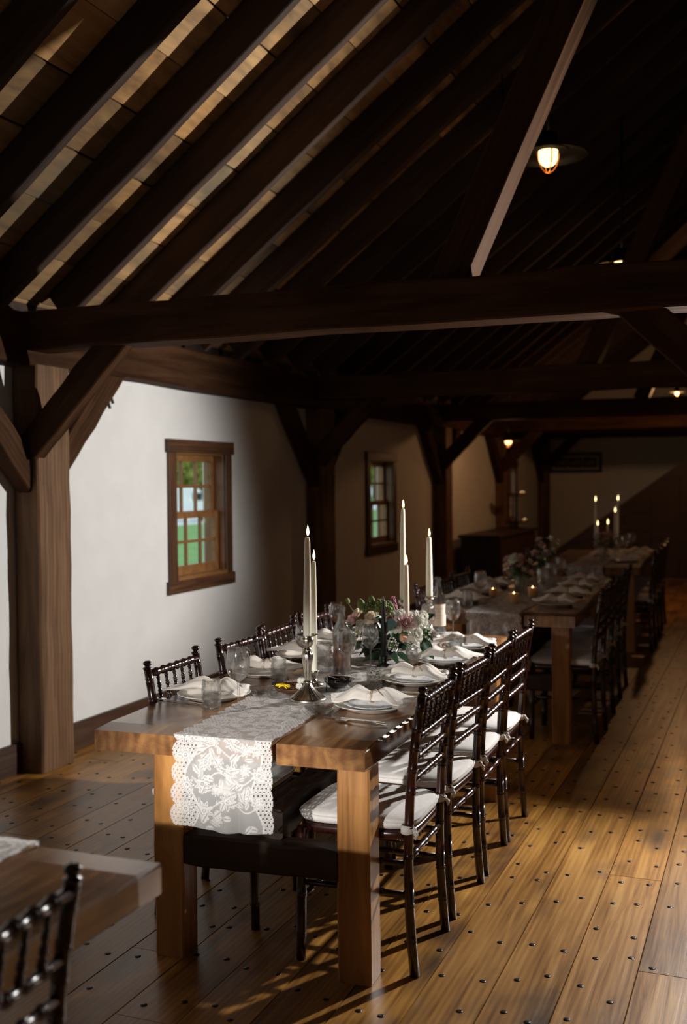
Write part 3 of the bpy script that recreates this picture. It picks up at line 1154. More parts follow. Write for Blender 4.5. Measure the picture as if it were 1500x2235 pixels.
def lace_runner(label, loc, rot, x_left, W_, L_, front, back, res, seed, z=TZ):
    """origin as the table's; hangs 'front' over the near end and 'back' over the far end"""
    Ltot = front + L_ + back
    nv = int(Ltot / res)
    nu = int((W_ + 0.04) / res)
    uu, dens = lace_density(W_, Ltot, nu, nv, seed)
    s = np.linspace(0, Ltot, nv)
    X = np.zeros((nu, nv))
    Y = np.zeros((nu, nv))
    Z = np.zeros((nu, nv))
    rad = 0.012
    for j in range(nv):
        t = s[j] - front           # 0 at the front edge
        if t < 0:
            q = min(-t / rad, PI / 2)
            y = -rad * math.sin(q) * 0.9 - 0.002
            zz = z + 0.003 + min(0, (t + rad * PI / 2)) - rad * (1 - math.cos(q)) * 0
        elif t > L_:
            y = L_ + 0.012
            zz = z + 0.003 - (t - L_)
        else:
            y = t
            zz = z + 0.003
        hang = max(0.0, -t) / max(front, 1e-3)
        wav = 0.012 * hang * np.sin(uu[:, j] * 26 + 0.8) + 0.008 * hang * np.sin(uu[:, j] * 55 + 2)
        flat = 0.0012 * np.sin(uu[:, j] * 90 + t * 37) * (1 if t > 0 else 0) + 0.0010
        X[:, j] = x_left + uu[:, j] + 0.010 * math.sin(s[j] * 7 + seed) + (0.014 * hang * (uu[:, j] / W_ - 0.4) + 0.02 * hang)
        Y[:, j] = y - 0.010 * hang - np.abs(wav)
        Z[:, j] = zz + (flat if t > 0 else 0)
        if t < 0:
            Z[:, j] -= 0.018 * hang * np.sin(uu[:, j] / W_ * 3.0) * 0.6
    verts = np.stack([X, Y, Z], -1).reshape(-1, 3)
    idx = np.arange(nu * nv).reshape(nu, nv)
    keep = (dens[:-1, :-1] + dens[1:, :-1] + dens[1:, 1:] + dens[:-1, 1:]) > 0.02
    faces = np.stack([idx[:-1, :-1], idx[1:, :-1], idx[1:, 1:], idx[:-1, 1:]], -1)[keep]
    me = bpy.data.meshes.new('lace_runner')
    me.from_pydata(verts.tolist(), [], faces.tolist())
    me.polygons.foreach_set('use_smooth', [True] * len(me.polygons))
    at_ = me.attributes.new('lace', 'FLOAT', 'POINT')
    at_.data.foreach_set('value', dens.reshape(-1).astype(np.float32))
    me.materials.append(M['lace'])
    o = obj('lace_runner', me, None, loc, (0, 0, rot))
    return tag(o, label, 'table runner', 'lace table runners')


lace_runner('white lace runner hanging over the near end of the dinner table', T1L, T1A, -0.155, 0.305, 2.36, 0.285, 0.16, 0.0020, 5)
lace_runner('dim lace runner on the second table in the dark', T2L, R(2.4), -0.155, 0.30, 2.40, 0.26, 0.10, 0.0045, 8)
lace_runner('lace runner on the third table under the tall candles', T3L, R(2.0), -0.15, 0.30, 2.40, 0.24, 0.10, 0.008, 9)
lace_runner('blurred lace runner on the table corner at lower left', FGL, R(0.5), -0.15, 0.30, 2.36, 0.10, 0.14, 0.005, 11)

# ------------------------------------------------------------------ chairs


def turned(p0, p1, r, nodes, bump=1.32, nl=0.0045, segs=10, taper=1.0, via=None):
    """turned bamboo-style rod with raised rings at the given fractions"""
    p0, p1 = Vector(p0), Vector(p1)
    L = (p1 - p0).length
    ts = {0.0: 1.0, 1.0: 1.0}
    for n in nodes:
        for dt, k in ((-2.2, 1.0), (-1.0, bump), (0.0, 0.93), (1.0, bump), (2.2, 1.0)):
            ts[min(1, max(0, n + dt * nl / L))] = k
    if via:
        for q in range(1, 12):
            ts.setdefault(q / 12, 1.0)
    pts, rad = [], []
    for t in sorted(ts):
        if via:
            m = Vector(via)
            pts.append(p0 * (1 - t) ** 2 + m * 2 * t * (1 - t) + p1 * t * t)
        else:
            pts.append(p0.lerp(p1, t))
        rad.append(r * ts[t] * (1 + (taper - 1) * t))
    return MB().tube(pts, rad, segs)


CH = {}
for s in (-1, 1):
    st = turned((s * 0.180, -0.198, 0), (s * 0.182, -0.228, 0.868), 0.0155, [0.12, 0.24, 0.41, 0.52, 0.64, 0.72, 0.80, 0.87, 0.95], 1.13, 0.004, 12, 0.92, via=(s * 0.177, -0.150, 0.46))
    st.lathe([(0.0, 0.030), (0.009, 0.029), (0.0155, 0.024), (0.016, 0.018), (0.010, 0.012), (0.0105, 0.008), (0.017, 0.004), (0.0165, 0.0), (0.012, -0.004)], 12, (s * 0.182, -0.228, 0.866))
    CH['stile', s] = st.mesh('leg', 'chair')
    CH['front', s] = turned((s * 0.186, 0.178, 0), (s * 0.180, 0.172, 0.425), 0.0155, [0.2, 0.5, 0.8], 1.13, 0.004, 12, 1.1).mesh('leg', 'chair')
    CH['side', s] = turned((s * 0.180, -0.182, 0.25), (s * 0.184, 0.175, 0.25), 0.0095, [0.25, 0.5, 0.75], 1.3, 0.004, 8).mesh('stretcher', 'chair')
    CH['side2', s] = turned((s * 0.179, -0.178, 0.345), (s * 0.183, 0.174, 0.345), 0.0095, [0.25, 0.5, 0.75], 1.3, 0.004, 8).mesh('stretcher', 'chair')


def stile_y(z):
    t = z / 0.868
    return -0.198 * (1 - t) ** 2 - 0.150 * 2 * t * (1 - t) - 0.228 * t * t


seven = [k / 7 for k in range(1, 7)]
for nm, z, r in (('top_rail', 0.848, 0.0125), ('back_rail', 0.735, 0.0105), ('back_rail2', 0.668, 0.0105), ('back_rail3', 0.601, 0.0105), ('rear_stretcher', 0.36, 0.0095)):
    CH[nm] = turned((-0.178, stile_y(z), z), (0.178, stile_y(z), z), r, seven if nm != 'rear_stretcher' else [0.2, 0.5, 0.8], 1.28, 0.0038, 10).mesh(nm.rstrip('23'), 'chair')
CH['front_stretcher'] = turned((-0.184, 0.174, 0.20), (0.184, 0.174, 0.20), 0.0095, [0.2, 0.5, 0.8], 1.3, 0.004, 8).mesh('stretcher', 'chair')
for k in range(5):
    x = -0.178 + 0.356 * (k + 1) / 6
    sp = turned((x, stile_y(0.735), 0.738), (x, stile_y(0.848), 0.844), 0.0072, [0.14, 0.36, 0.60, 0.88], 1.5, 0.004, 8, 0.75)
    CH['spindle', k] = sp.mesh('spindle', 'chair')


def seat_outline(x, k):
    """rounded trapezoid seat outline, scaled in by k"""
    pts = []
    n = 40
    for i in range(n):
        a = 2 * PI * i / n
        ca, sa = math.cos(a), math.sin(a)
        e = 2.0 / 5.0
        px = math.copysign(abs(ca) ** e, ca)
        py = math.copysign(abs(sa) ** e, sa)
        wx = (0.191 + 0.008 * py) - k
        pts.append((px * wx, py * (0.196 - k) + 0.002))
    return pts


def padded(levels, mat, name):
    mb = MB()
    rows = [[(p[0], p[1], z + zb) for p in seat_outline(0, k) for zb in (0,)] for k, z in levels]
    b0 = mb.quad_grid(rows, closed_v=True)
    mb.cap([b0 + i for i in range(40)], True)
    nlev = len(levels) - 1
    mb.cap([b0 + nlev * 40 + i for i in reversed(range(40))], True)
    return mb.mesh(name, mat)


CH['seat'] = padded([(0.010, 0.412), (0.002, 0.418), (0.002, 0.436), (0.008, 0.441)], 'chair', 'seat')
CH['cushion'] = padded([(0.016, 0.443), (0.004, 0.448), (-0.002, 0.458), (0.000, 0.470), (0.010, 0.479), (0.035, 0.485), (0.08, 0.489), (0.14, 0.491)], 'cushion', 'cushion')
pip = MB()
pip.quad_grid([[(p[0] * (1 + 0.002 * 0) + 0, p[1], z) for p in seat_outline(0, k)] for k, z in ((-0.003, 0.467), (-0.0055, 0.469), (-0.003, 0.471), (0.000, 0.469))], closed_u=True, closed_v=True)
CH['piping'] = pip.mesh('piping', 'cushion')
for s in (-1, 1):
    tm = MB()
    tm.lathe([(0.0165, -0.014), (0.021, -0.010), (0.020, 0.0), (0.021, 0.010), (0.0165, 0.014)], 12, (s * 0.178, -0.176, 0.452))
    tm.tube([(s * 0.178, -0.196, 0.452), (s * 0.186, -0.208, 0.440), (s * 0.190, -0.206, 0.425)], [0.006, 0.007, 0.003], 6)
    tm.ball((s * 0.179, -0.198, 0.453), 0.009, 8, 6)
    CH['tie', s] = tm.mesh('cushion_tie', 'cushion')


def chair(label, x, y, rotz, group, full=True):
    t = thing('chiavari_chair', label, 'chair', (x, y, 0), rotz, group)
    for s in (-1, 1):
        obj('leg', CH['stile', s], t)
        obj('leg', CH['front', s], t)
        obj('stretcher', CH['side', s], t)
        obj('stretcher', CH['side2', s], t)
    for nm in ('top_rail', 'back_rail', 'back_rail2', 'back_rail3', 'rear_stretcher'):
        obj(nm.rstrip('23'), CH[nm], t)
    obj('stretcher', CH['front_stretcher'], t)
    for k in range(5):
        obj('spindle', CH['spindle', k], t)
    obj('seat', CH['seat'], t)
    c = obj('cushion', CH['cushion'], t)
    obj('piping', CH['piping'], c)
    for s in (-1, 1):
        obj('cushion_tie', CH['tie', s], c)
    return t


nth = ['first', 'second', 'third', 'fourth']
for i, y in enumerate((3.300, 3.775, 4.210, 4.622)):
    chair('dark mahogany turned-wood chair, %s from the front on the right of the dinner table' % nth[i], -1.212 - 0.004 * i, y, PI / 2 + R((1.0, -1.5, 1.5, 0.5)[i]), 'chairs at the dinner table')
for i, y in enumerate((3.452, 4.015, 4.445, 4.90)):
    chair('dark mahogany turned-wood chair, %s from the front on the left of the dinner table' % nth[i], -1.812 - 0.018 * i, y, -PI / 2 + R((2, -1, 2, 1)[i]), 'chairs at the dinner table')
for i, y in enumerate((6.45, 6.95, 7.45, 7.95)):
    chair('dark turned-wood chair, %s on the right of the second table' % nth[i], -1.12 - 0.02 * i, y, PI / 2, 'chairs at the second table')
for i, y in enumerate((6.45, 6.95, 7.45)):
    chair('dark turned-wood chair, %s on the left of the second table' % nth[i], -1.78 - 0.02 * i, y, -PI / 2, 'chairs at the second table')
for i, y in enumerate((9.95, 10.5, 11.05, 11.6)):
    chair('dark turned-wood chair, %s on the right of the third table' % nth[i], -1.16 - 0.02 * i, y, PI / 2, 'chairs at the third table')
for i, y in enumerate((9.95, 10.5)):
    chair('dark turned-wood chair, %s on the left of the third table' % nth[i], -1.83 - 0.02 * i, y, -PI / 2, 'chairs at the third table')
chair('blurred black chair back at the lower left corner', -1.285, 1.280, PI / 2 + R(3), None)

# ------------------------------------------------------------------ tableware prototypes (meshes shared by copies)
def glass_profile(outer, wall, foot=None):
    """closed profile: outer skin going up, inner skin going down"""
    inner = [(max(r - wall, 0.0), z) for r, z in reversed(outer) if z > outer[0][1] + wall * 1.2]
    return outer + inner


TW = {}
# wine glass: 0.205 m
bowl = [(0.0045, 0.090), (0.012, 0.094), (0.026, 0.104), (0.036, 0.120), (0.0405, 0.138), (0.0405, 0.158), (0.0370, 0.185), (0.0335, 0.205)]
inner = [(0.0322, 0.205), (0.0357, 0.185), (0.0392, 0.158), (0.0392, 0.138), (0.0346, 0.121), (0.0245, 0.106), (0.010, 0.098), (0.0, 0.097)]
TW['wine'] = MB().lathe([(0.0, 0.0), (0.034, 0.0), (0.0355, 0.0015), (0.033, 0.003), (0.014, 0.006), (0.006, 0.010), (0.0042, 0.020), (0.0038, 0.055), (0.0042, 0.082)] + bowl + inner, 32).mesh('wine_glass', 'glass')
# jelly jar: 0.098 m, moulded panels
def jar_mesh(r, h, neck, flute, famp):
    mb = MB()
    out = [(0.0, 0.0), (r * 0.88, 0.0), (r * 0.97, 0.004), (r, 0.012), (r * 1.01, h * 0.45), (r, h * 0.74), (r * 0.93, h * 0.79), (r * 0.91, h * 0.82), (r * 0.97, h * 0.84), (r * 0.91, h * 0.86), (r * 0.97, h * 0.89), (r * 0.91, h * 0.91), (r * 0.93, h * 0.985), (r * 0.91, h)]
    wl_ = 0.0028
    inn = [(r * 0.91 - wl_, h), (r * 0.91 - wl_, h * 0.82), (r - wl_ * 1.6, h * 0.72), (r - wl_ * 1.6, 0.016), (r * 0.8, 0.008), (0.0, 0.008)]
    mb.lathe([(a, b_, famp if 0.01 < b_ < h * 0.77 else 0.0) for a, b_ in out] + [(a, b_, 0.0) for a, b_ in inn], 40, flute=flute)
    return mb.mesh('jelly_jar', 'jarglass')


TW['jar'] = jar_mesh(0.0325, 0.098, 0.8, 10, 0.018)
TW['jar_tall'] = jar_mesh(0.034, 0.118, 0.8, 10, 0.018)
TW['jar_water'] = MB().lathe([(0.0, 0.0095), (0.026, 0.010), (0.0275, 0.018), (0.0275, 0.056), (0.0, 0.056)], 28).mesh('water', 'water')
tumbler_out = [(0.0, 0.0), (0.030, 0.0), (0.032, 0.004), (0.034, 0.085), (0.0345, 0.086)]
TW['tumbler'] = MB().lathe(tumbler_out + [(0.0315, 0.086), (0.029, 0.010), (0.0, 0.009)], 36, flute=12, famp=0.012).mesh('tumbler', 'jarglass')
# plates
TW['plate'] = MB().lathe([(0.0, 0.004), (0.070, 0.004), (0.082, 0.0), (0.088, 0.002), (0.098, 0.010), (0.128, 0.019), (0.130, 0.0205), (0.127, 0.0215), (0.098, 0.0135), (0.085, 0.0075), (0.0, 0.0070)], 48).mesh('dinner_plate', 'china')
TW['salad'] = MB().lathe([(0.0, 0.003), (0.055, 0.003), (0.062, 0.0), (0.070, 0.004), (0.096, 0.013), (0.0965, 0.0145), (0.070, 0.0075), (0.0, 0.006)], 44).mesh('salad_plate', 'blue_china')
TW['saucer'] = MB().lathe([(0.0, 0.0), (0.038, 0.0), (0.042, 0.002), (0.058, 0.014), (0.061, 0.016), (0.062, 0.018), (0.058, 0.0185), (0.052, 0.0155), (0.040, 0.006), (0.0, 0.005)], 48, flute=24, famp=0.012).mesh('glass_saucer', 'jarglass')


def napkin_mesh(seed, L=0.138, wd=0.066, th=0.020):
    """napkin gathered in the middle: two flaring folded wings, long axis local X"""
    r = random.Random(seed)
    ph = [r.uniform(0, 6.28) for _ in range(10)]
    rows = []
    n, m = 56, 44
    for i in range(n + 1):
        t = -1 + 2 * i / n
        a = abs(t)
        sg = 1 if t > 0 else -1
        fl_ = min(1.0, a / 0.85)
        wid = wd * (0.26 + 0.74 * fl_ ** 0.75)
        hei = th * (0.95 + 0.55 * math.exp(-((a - 0.32) / 0.25) ** 2) - 0.45 * fl_ ** 2)
        if a > 0.93:
            k = math.sqrt(max(0.0, 1 - ((a - 0.93) / 0.07) ** 2))
            hei *= 0.35 + 0.65 * k
        row = []
        for j in range(m):
            b_ = 2 * PI * j / m
            cb, sb = math.cos(b_), math.sin(b_)
            crease = abs(math.sin(2.5 * b_ + ph[0] + 0.6 * sg)) ** 0.6
            fold = 0.80 + 0.28 * crease * (0.3 + 0.7 * fl_) + 0.07 * math.sin(9 * b_ + ph[1] + 6 * t)
            y = wid * cb * (0.92 + 0.10 * math.sin(3 * b_ + ph[2])) + 0.010 * math.sin(3 * t + ph[3]) * fl_
            z = hei * sb * fold
            z = max(z, -hei * 0.42)
            # slanting ends, one corner longer than the other
            skew = 0.030 * cb * fl_ ** 2 * (1 if (seed + (sg > 0)) % 2 else -0.7)
            lift = 0.010 * math.exp(-((a - 0.38) / 0.2) ** 2) - 0.006 * fl_ ** 3 + 0.012 * (cb > 0.5) * fl_ ** 4 * (1 if seed % 2 else 0)
            row.append((t * L + skew + 0.004 * math.sin(7 * b_ + ph[4]) * fl_, y, z + th * 1.05 + lift))
        rows.append(row)
    mb = MB()
    b0 = mb.quad_grid(rows, closed_v=True)
    mb.cap([b0 + k for k in range(m)], True)
    mb.cap([b0 + n * m + k for k in reversed(range(m))], True)
    return mb.mesh('napkin', 'napkin')


NAP = [napkin_mesh(s) for s in range(5)]
tw = MB()
for k in (-0.004, 0.0, 0.004):
    tw.tube([(k + 0.001 * math.sin(a * 3), 0.0175 * math.cos(a), 0.0225 + 0.0185 * math.sin(a)) for a in [2 * PI * q / 20 for q in range(20)]], 0.0012, 6)
tw.tube([(0, 0.0, 0.042), (0.02, -0.02, 0.052), (0.05, -0.045, 0.036)], [0.0018, 0.0016, 0.0008], 6)
TW['twine'] = tw.mesh('twine', 'twine')


def flat_shape(outline, z0, z1):
    mb = MB()
    n = len(outline)
    for z in (z0, z1):
        mb.v.extend([(x, y, z(x) if callable(z) else z) for x, y in outline])
    mb.cap(list(range(n)))
    mb.cap([n + k for k in reversed(range(n))])
    for k in range(n):
        mb.cap([k, n + k, n + (k + 1) % n, (k + 1) % n])
    return mb


def cutlery():
    arch = lambda x: 0.003 + 0.006 * math.exp(-((x - 0.0) / 0.05) ** 2)
    arch2 = lambda x: arch(x) + 0.0022
    kn = flat_shape([(-0.11, 0.007), (-0.105, 0.009), (-0.02, 0.0065), (0.0, 0.005), (0.01, 0.009), (0.09, 0.009), (0.11, 0.002), (0.11, -0.004), (0.01, -0.006), (0.0, -0.005), (-0.02, -0.0065), (-0.105, -0.009), (-0.11, -0.007)], 0.002, 0.0055)
    TW['knife'] = kn.mesh('table_knife', 'steel')
    fk = flat_shape([(-0.10, 0.008), (-0.09, 0.0095), (-0.02, 0.0035), (0.03, 0.0035), (0.045, 0.011), (0.085, 0.0115), (0.086, 0.0085), (0.055, 0.008), (0.055, 0.0055), (0.087, 0.0045), (0.087, 0.0015), (0.055, 0.001),
                     (0.055, -0.001), (0.087, -0.0015), (0.087, -0.0045), (0.055, -0.0055), (0.055, -0.008), (0.086, -0.0085), (0.085, -0.0115), (0.045, -0.011), (0.03, -0.0035), (-0.02, -0.0035), (-0.09, -0.0095), (-0.10, -0.008)], arch, arch2)
    TW['fork'] = fk.mesh('dinner_fork', 'steel')
    out = [(-0.10, 0.007), (-0.09, 0.0085), (-0.02, 0.003), (0.025, 0.0035)] + [(0.055 + 0.03 * math.cos(a), 0.018 * math.sin(a)) for a in [PI * 0.86 - PI * 1.72 * q / 16 for q in range(17)]] + [(0.025, -0.0035), (-0.02, -0.003), (-0.09, -0.0085), (-0.10, -0.007)]
    TW['spoon'] = flat_shape(out, arch, arch2).mesh('soup_spoon', 'steel')


cutlery()


def put(name, key, label, cat, p, rot=0.0, group=None, z=TZ, scale=1.0):
    o = obj(name, TW[key], None, (p[0], p[1], z), (0, 0, rot))
    o.scale = (scale,) * 3
    return tag(o, label, cat, group)


TOPZ = TZ + 0.0006
LZ = TZ + 0.0058          # on the lace


def setting(where, p, nseed, rot, salad=False, menu=False, far=False, grp='place settings on the dinner table'):
    put('dinner_plate', 'plate', 'cream dinner plate %s' % where, 'plate', p, 0, grp, TOPZ)
    z = TOPZ + 0.0205
    if salad:
        put('salad_plate', 'salad', 'blue-patterned salad plate %s' % where, 'plate', p, nseed, grp, TOPZ + 0.0075)
        z = TOPZ + 0.0215
    n = thing('knotted_napkin', 'knotted cream linen napkin %s' % where, 'napkin', (p[0], p[1], z - 0.004), rot, grp)
    obj('cloth', NAP[nseed % 5], n)
    obj('twine', TW['twine'], n)
    return n


# right side, front to back
rp = [at(825, 1547, TZ), at(925, 1487, TZ), at(1000, 1447, TZ), at(1072, 1416, TZ)]
rp[0] = t1(0.300, 0.515)
rp[1] = t1(0.312, 1.005)
rp[2] = t1(0.320, 1.45)
rp[3] = t1(0.318, 1.85)
for i, p in enumerate(rp):
    setting('at the %s place on the right side' % nth[i], p, i, R((4, -6, 5, -4)[i]), salad=True)
lp = [t1(-0.29, 0.53), t1(-0.300, 1.00), t1(-0.295, 1.43), t1(-0.30, 1.82)]
for i, p in enumerate(lp):
    setting('at the %s place on the left side' % nth[i], p, i + 1, R((-3, 6, -5, 3)[i]))
gc = 'cutlery on the dinner table'
q = t1(0.300, 0.325)
put('table_knife', 'knife', 'silver table knife beside the front right plate', 'knife', q, R(-8), gc, TOPZ)
q = t1(0.325, 0.295)
put('soup_spoon', 'spoon', 'silver soup spoon nearest the front right table corner', 'spoon', q, R(171), gc, TOPZ)
q = t1(0.155, 0.430)
put('dinner_fork', 'fork', 'silver fork pointing under the front right plate', 'fork', q, R(128), gc, TOPZ)
q = at(392, 1533, TZ)
put('table_knife', 'knife', 'silver table knife beside the front left plate', 'knife', q, R(-12), gc, TOPZ)
for i, v in ((1, 0.80), (2, 1.25), (3, 1.69)):
    q = t1(0.315, v)
    put('table_knife', 'knife', 'silver table knife beside the %s right plate' % nth[i], 'knife', q, R(-4 + 5 * i), gc, TOPZ)

gw = 'wine glasses on the dinner table'
for px, py, top, lab in ((521, 1552, 1414, 'empty wine glass nearest the front left place'), (757, 1492, 1375, 'empty wine glass standing before the pink wine bottle'),
                         (809, 1466, 1367, 'empty wine glass standing before the flowers'), (663, 1462, 1372, 'wine glass half hidden behind the silver candlestick'),
                         (735, 1400, 1335, 'wine glass at the third left place, behind the bottle'), (989, 1400, 1308, 'empty wine glass by the labelled bottle at the far end'),
                         (935, 1408, 1328, 'wine glass just behind the white flowers')):
    p = at(px, py - 6, TZ)
    h = ztop(p, top) - TZ
    put('wine_glass', 'wine', lab, 'wine glass', p, 0.3, gw, LZ if px in (757, 809, 935) else TOPZ, max(0.85, min(1.15, h / 0.205)))
gj = 'jar glasses on the dinner table'


def jar(px, py, top, lab, water=False, key='jar', zz=TOPZ):
    p = at(px, py - 7, TZ)
    h = ztop(p, top) - TZ
    s = max(0.8, min(1.2, h / {'jar': 0.098, 'jar_tall': 0.118, 'tumbler': 0.086}[key]))
    o = put('jelly_jar', key, lab, 'jar', p, px, gj, zz, s)
    if water:
        obj('water', TW['jar_water'], o)
    return o


jar(462, 1556, 1484, 'ribbed jar glass with water at the front left place', True)
jar(609, 1496, 1437, 'jar glass at the second left place', True)
jar(817, 1509, 1459, 'chunky glass tumbler beside the front right napkin', False, 'tumbler')
jar(705, 1480, 1402, 'tall jar glass in the shade left of the bottle', False, 'jar_tall')
jar(899, 1462, 1421, 'short jar glass with water in front of the flowers', True)
jar(996, 1430, 1387, 'cut-glass tumbler before the third right napkin', False, 'tumbler')
jar(1036, 1394, 1357, 'jar glass at the far end of the dinner table', True)
for px, py, lab in ((705, 1561, 'round pressed-glass saucer near the front right corner'), (797, 1508, 'round pressed-glass saucer beside the chunky tumbler'), (578, 1516, 'round pressed-glass saucer by the front left napkin')):
    put('glass_saucer', 'saucer', lab, 'saucer', at(px, py - 3, TZ), 0, 'glass saucers on the dinner table', TOPZ if px != 705 else LZ)


# bottles
def bottle(lab, p, h, r, wine=0.0, label_=False, zz=LZ):
    t = thing('wine_bottle', lab, 'bottle', (p[0], p[1], zz), 0.4, 'bottles on the dinner table')
    k = h / 0.30
    o = [(0.0, 0.004), (r * 0.8, 0.0), (r, 0.006), (r, 0.185 * k), (r * 0.93, 0.20 * k), (r * 0.62, 0.222 * k), (0.0155, 0.240 * k), (0.0138, 0.26 * k), (0.0138, 0.280 * k), (0.0160, 0.282 * k), (0.0160, 0.294 * k), (0.0145, h)]
    i_ = [(0.011, h), (0.0105, 0.26 * k), (0.0125, 0.242 * k), (r * 0.62 - 0.003, 0.220 * k), (r - 0.003, 0.183 * k), (r - 0.003, 0.012), (r * 0.5, 0.018), (0.0, 0.026)]
    MB().lathe(o + i_, 36).build('glass_body', 'bottle_glass', t)
    if wine:
        MB().lathe([(0.0, 0.028), (r * 0.5, 0.020), (r - 0.0035, 0.014), (r - 0.0035, wine), (0.0, wine)], 32).build('wine', 'rose_wine', t)
    if label_:
        rows = [[((r + 0.0006) * math.cos(a), (r + 0.0006) * math.sin(a), z) for a in [R(-200 + 8 * q) for q in range(28)]] for z in (0.045 * k, 0.16 * k)]
        mb = MB()
        mb.quad_grid(rows)
        lb = mb.build('label', 'paper', t, recalc=False)
        ln = MB()
        for z, w0, w1 in ((0.135, -160, -50), (0.120, -150, -70), (0.10, -145, -60), (0.085, -150, -80)):
            ln.quad_grid([[((r + 0.0009) * math.cos(a), (r + 0.0009) * math.sin(a), zz_ * k) for a in [R(w0 + (w1 - w0) * q / 10) for q in range(11)]] for zz_ in (z, z + 0.003)])
        tag(ln.build('print_lines', 'print_light', lb, recalc=False, merge=False), None)
    return t


p = at(747, 1474, TZ)
bottle('clear bottle of pale pink wine left of the flowers', p, ztop(p, 1325) - TZ, 0.036, 0.15)
p = at(957, 1386, TZ)
bottle('clear wine bottle with cream paper label at the far end', p, ztop(p, 1262) - TZ, 0.037, 0.0, True)

# ------------------------------------------------------------------ candles and holders
flame_me = MB().lathe([(0.0, 0.0), (0.0030, 0.003), (0.0050, 0.009), (0.0052, 0.014), (0.0040, 0.022), (0.0022, 0.030), (0.0, 0.039)], 12).mesh('flame', 'flame')


def candle(label, x, y, z0, h, r0, r1, lit=True, mat='wax', lean=(0, 0), grp='taper candles on the dinner table', fs=1.0):
    t = thing('taper_candle', label, 'candle', (x, y, z0), 0, grp)
    t.rotation_euler = (R(lean[0]), R(lean[1]), 0)
    body = [(0.0, 0.0), (r0 * 0.9, 0.0), (r0, h * 0.03), (r0 * 0.98, h * 0.3), ((r0 + r1) * 0.52, h * 0.7), (r1 * 1.03, h * 0.96), (r1 * 0.9, h * 0.992), (r1 * 0.45, h), (0.0, h - 0.002)]
    if not lit:
        body = [(0.0, 0.0), (r0, 0.0), (r0 * 0.95, h * 0.5), (r1, h * 0.9), (r1 * 0.3, h * 0.985), (0.0, h)]
    MB().lathe(body, 18).build('wax', mat, t)
    MB().tube([(0, 0, h - 0.004), (0.0008, 0, h + 0.004), (0.0022, 0, h + 0.009)], [0.0011, 0.0011, 0.0007], 6).build('wick', 'wick', t)
    if lit:
        f = obj('flame', flame_me, t, (0.0015, 0, h + 0.004))
        f.scale = (fs, fs, fs)
    return t


def candlestick(label, x, y, z0, h, r, mat='silver', style=0, grp='silver candlesticks on the dinner table'):
    t = thing('candlestick', label, 'candlestick', (x, y, z0), 0, grp)
    fl = MB()
    # fluted spreading foot
    fl.lathe([(0.0, 0.0), (r, 0.0), (r * 1.02, 0.004), (r * 0.99, 0.008), (r * 0.93, 0.011)], 48)
    fl.lathe([(r * 0.93, 0.011), (r * 0.75, h * 0.075), (r * 0.5, h * 0.14), (r * 0.27, h * 0.21), (r * 0.19, h * 0.255)], 72, flute=24, famp=0.035)
    fl.build('foot', mat, t, merge=False)
    stm = MB()
    stm.lathe([(r * 0.17, h * 0.25), (r * 0.24, h * 0.27), (r * 0.24, h * 0.285), (r * 0.16, h * 0.30)], 32)
    stm.lathe([(r * 0.15, h * 0.30), (r * 0.19, h * 0.42), (r * 0.27, h * 0.60), (r * 0.31, h * 0.69), (r * 0.24, h * 0.735), (r * 0.18, h * 0.75)], 60, flute=12, famp=0.06)
    stm.lathe([(r * 0.17, h * 0.75), (r * 0.27, h * 0.765), (r * 0.27, h * 0.78), (r * 0.16, h * 0.795), (r * 0.16, h * 0.81)], 32)
    stm.build('stem', mat, t, merge=False)
    cup = MB()
    cup.lathe([(r * 0.15, h * 0.80), (r * 0.28, h * 0.84), (r * 0.34, h * 0.90), (r * 0.34, h * 0.955), (r * 0.25, h * 0.965), (r * 0.30, h * 0.975)], 48, flute=16, famp=0.03)
    cup.lathe([(r * 0.26, h * 0.972), (r * 0.50, h * 0.985), (r * 0.58, h * 0.995), (r * 0.57, h * 1.0), (r * 0.30, h * 0.992), (r * 0.25, h * 0.985), (r * 0.24, h * 0.96), (0.0, h * 0.96)], 32)
    cup.build('cup', mat, t, merge=False)
    return t


def pair(hl, cl, px, base, top_h, top_c, r, cr, lean=(0, 0), basex=None):
    p = at(basex or px, base, TZ)
    zh = ztop(p, top_h)
    zc = ztop(p, top_c)
    candlestick(hl, p.x, p.y, LZ, zh - LZ, r)
    candle(cl, p.x, p.y, zh - 0.012, zc - zh + 0.012, cr, cr * 0.66, True, 'wax', lean)


pair('tall fluted silver candlestick nearest the camera', 'tall lit ivory candle in the nearest silver candlestick', 672, 1531, 1385, 1172, 0.064, 0.0138, (0, 0.7))
# low holder right behind it
p = at(686, 1497, TZ)
zh = ztop(p, 1463)
t = thing('candle_holder', 'low silver holder just behind the nearest candlestick', 'candlestick', (p.x, p.y, LZ), 0, 'silver candlesticks on the dinner table')
MB().lathe([(0.0, 0.0), (0.036, 0.0), (0.037, 0.003), (0.020, 0.010), (0.010, 0.016), (0.009, 0.026)], 28).build('foot', 'silver', t)
MB().lathe([(0.009, 0.026), (0.014, 0.034), (0.017, zh - LZ - 0.006), (0.020, zh - LZ), (0.014, zh - LZ), (0.013, zh - LZ - 0.012), (0.0, zh - LZ - 0.012)], 28).build('cup', 'silver', t)
candle('lit ivory candle in the low holder behind the nearest one', p.x, p.y, zh - 0.011, ztop(p, 1224) - zh + 0.011, 0.0125, 0.0082, True, 'wax', (0, 0.3))
pair('silver candlestick behind the flowers, left of the far pair', 'tallest lit ivory candle behind the flowers', 880, 1398, 1307, 1110, 0.055, 0.0140, (0, 0.5))
pair('silver candlestick at the far end beside the labelled bottle', 'lit ivory candle at the far end beside the labelled bottle', 938, 1392, 1300, 1172, 0.058, 0.0165)
p = at(888, 1420, TZ)
zh = ztop(p, 1385)
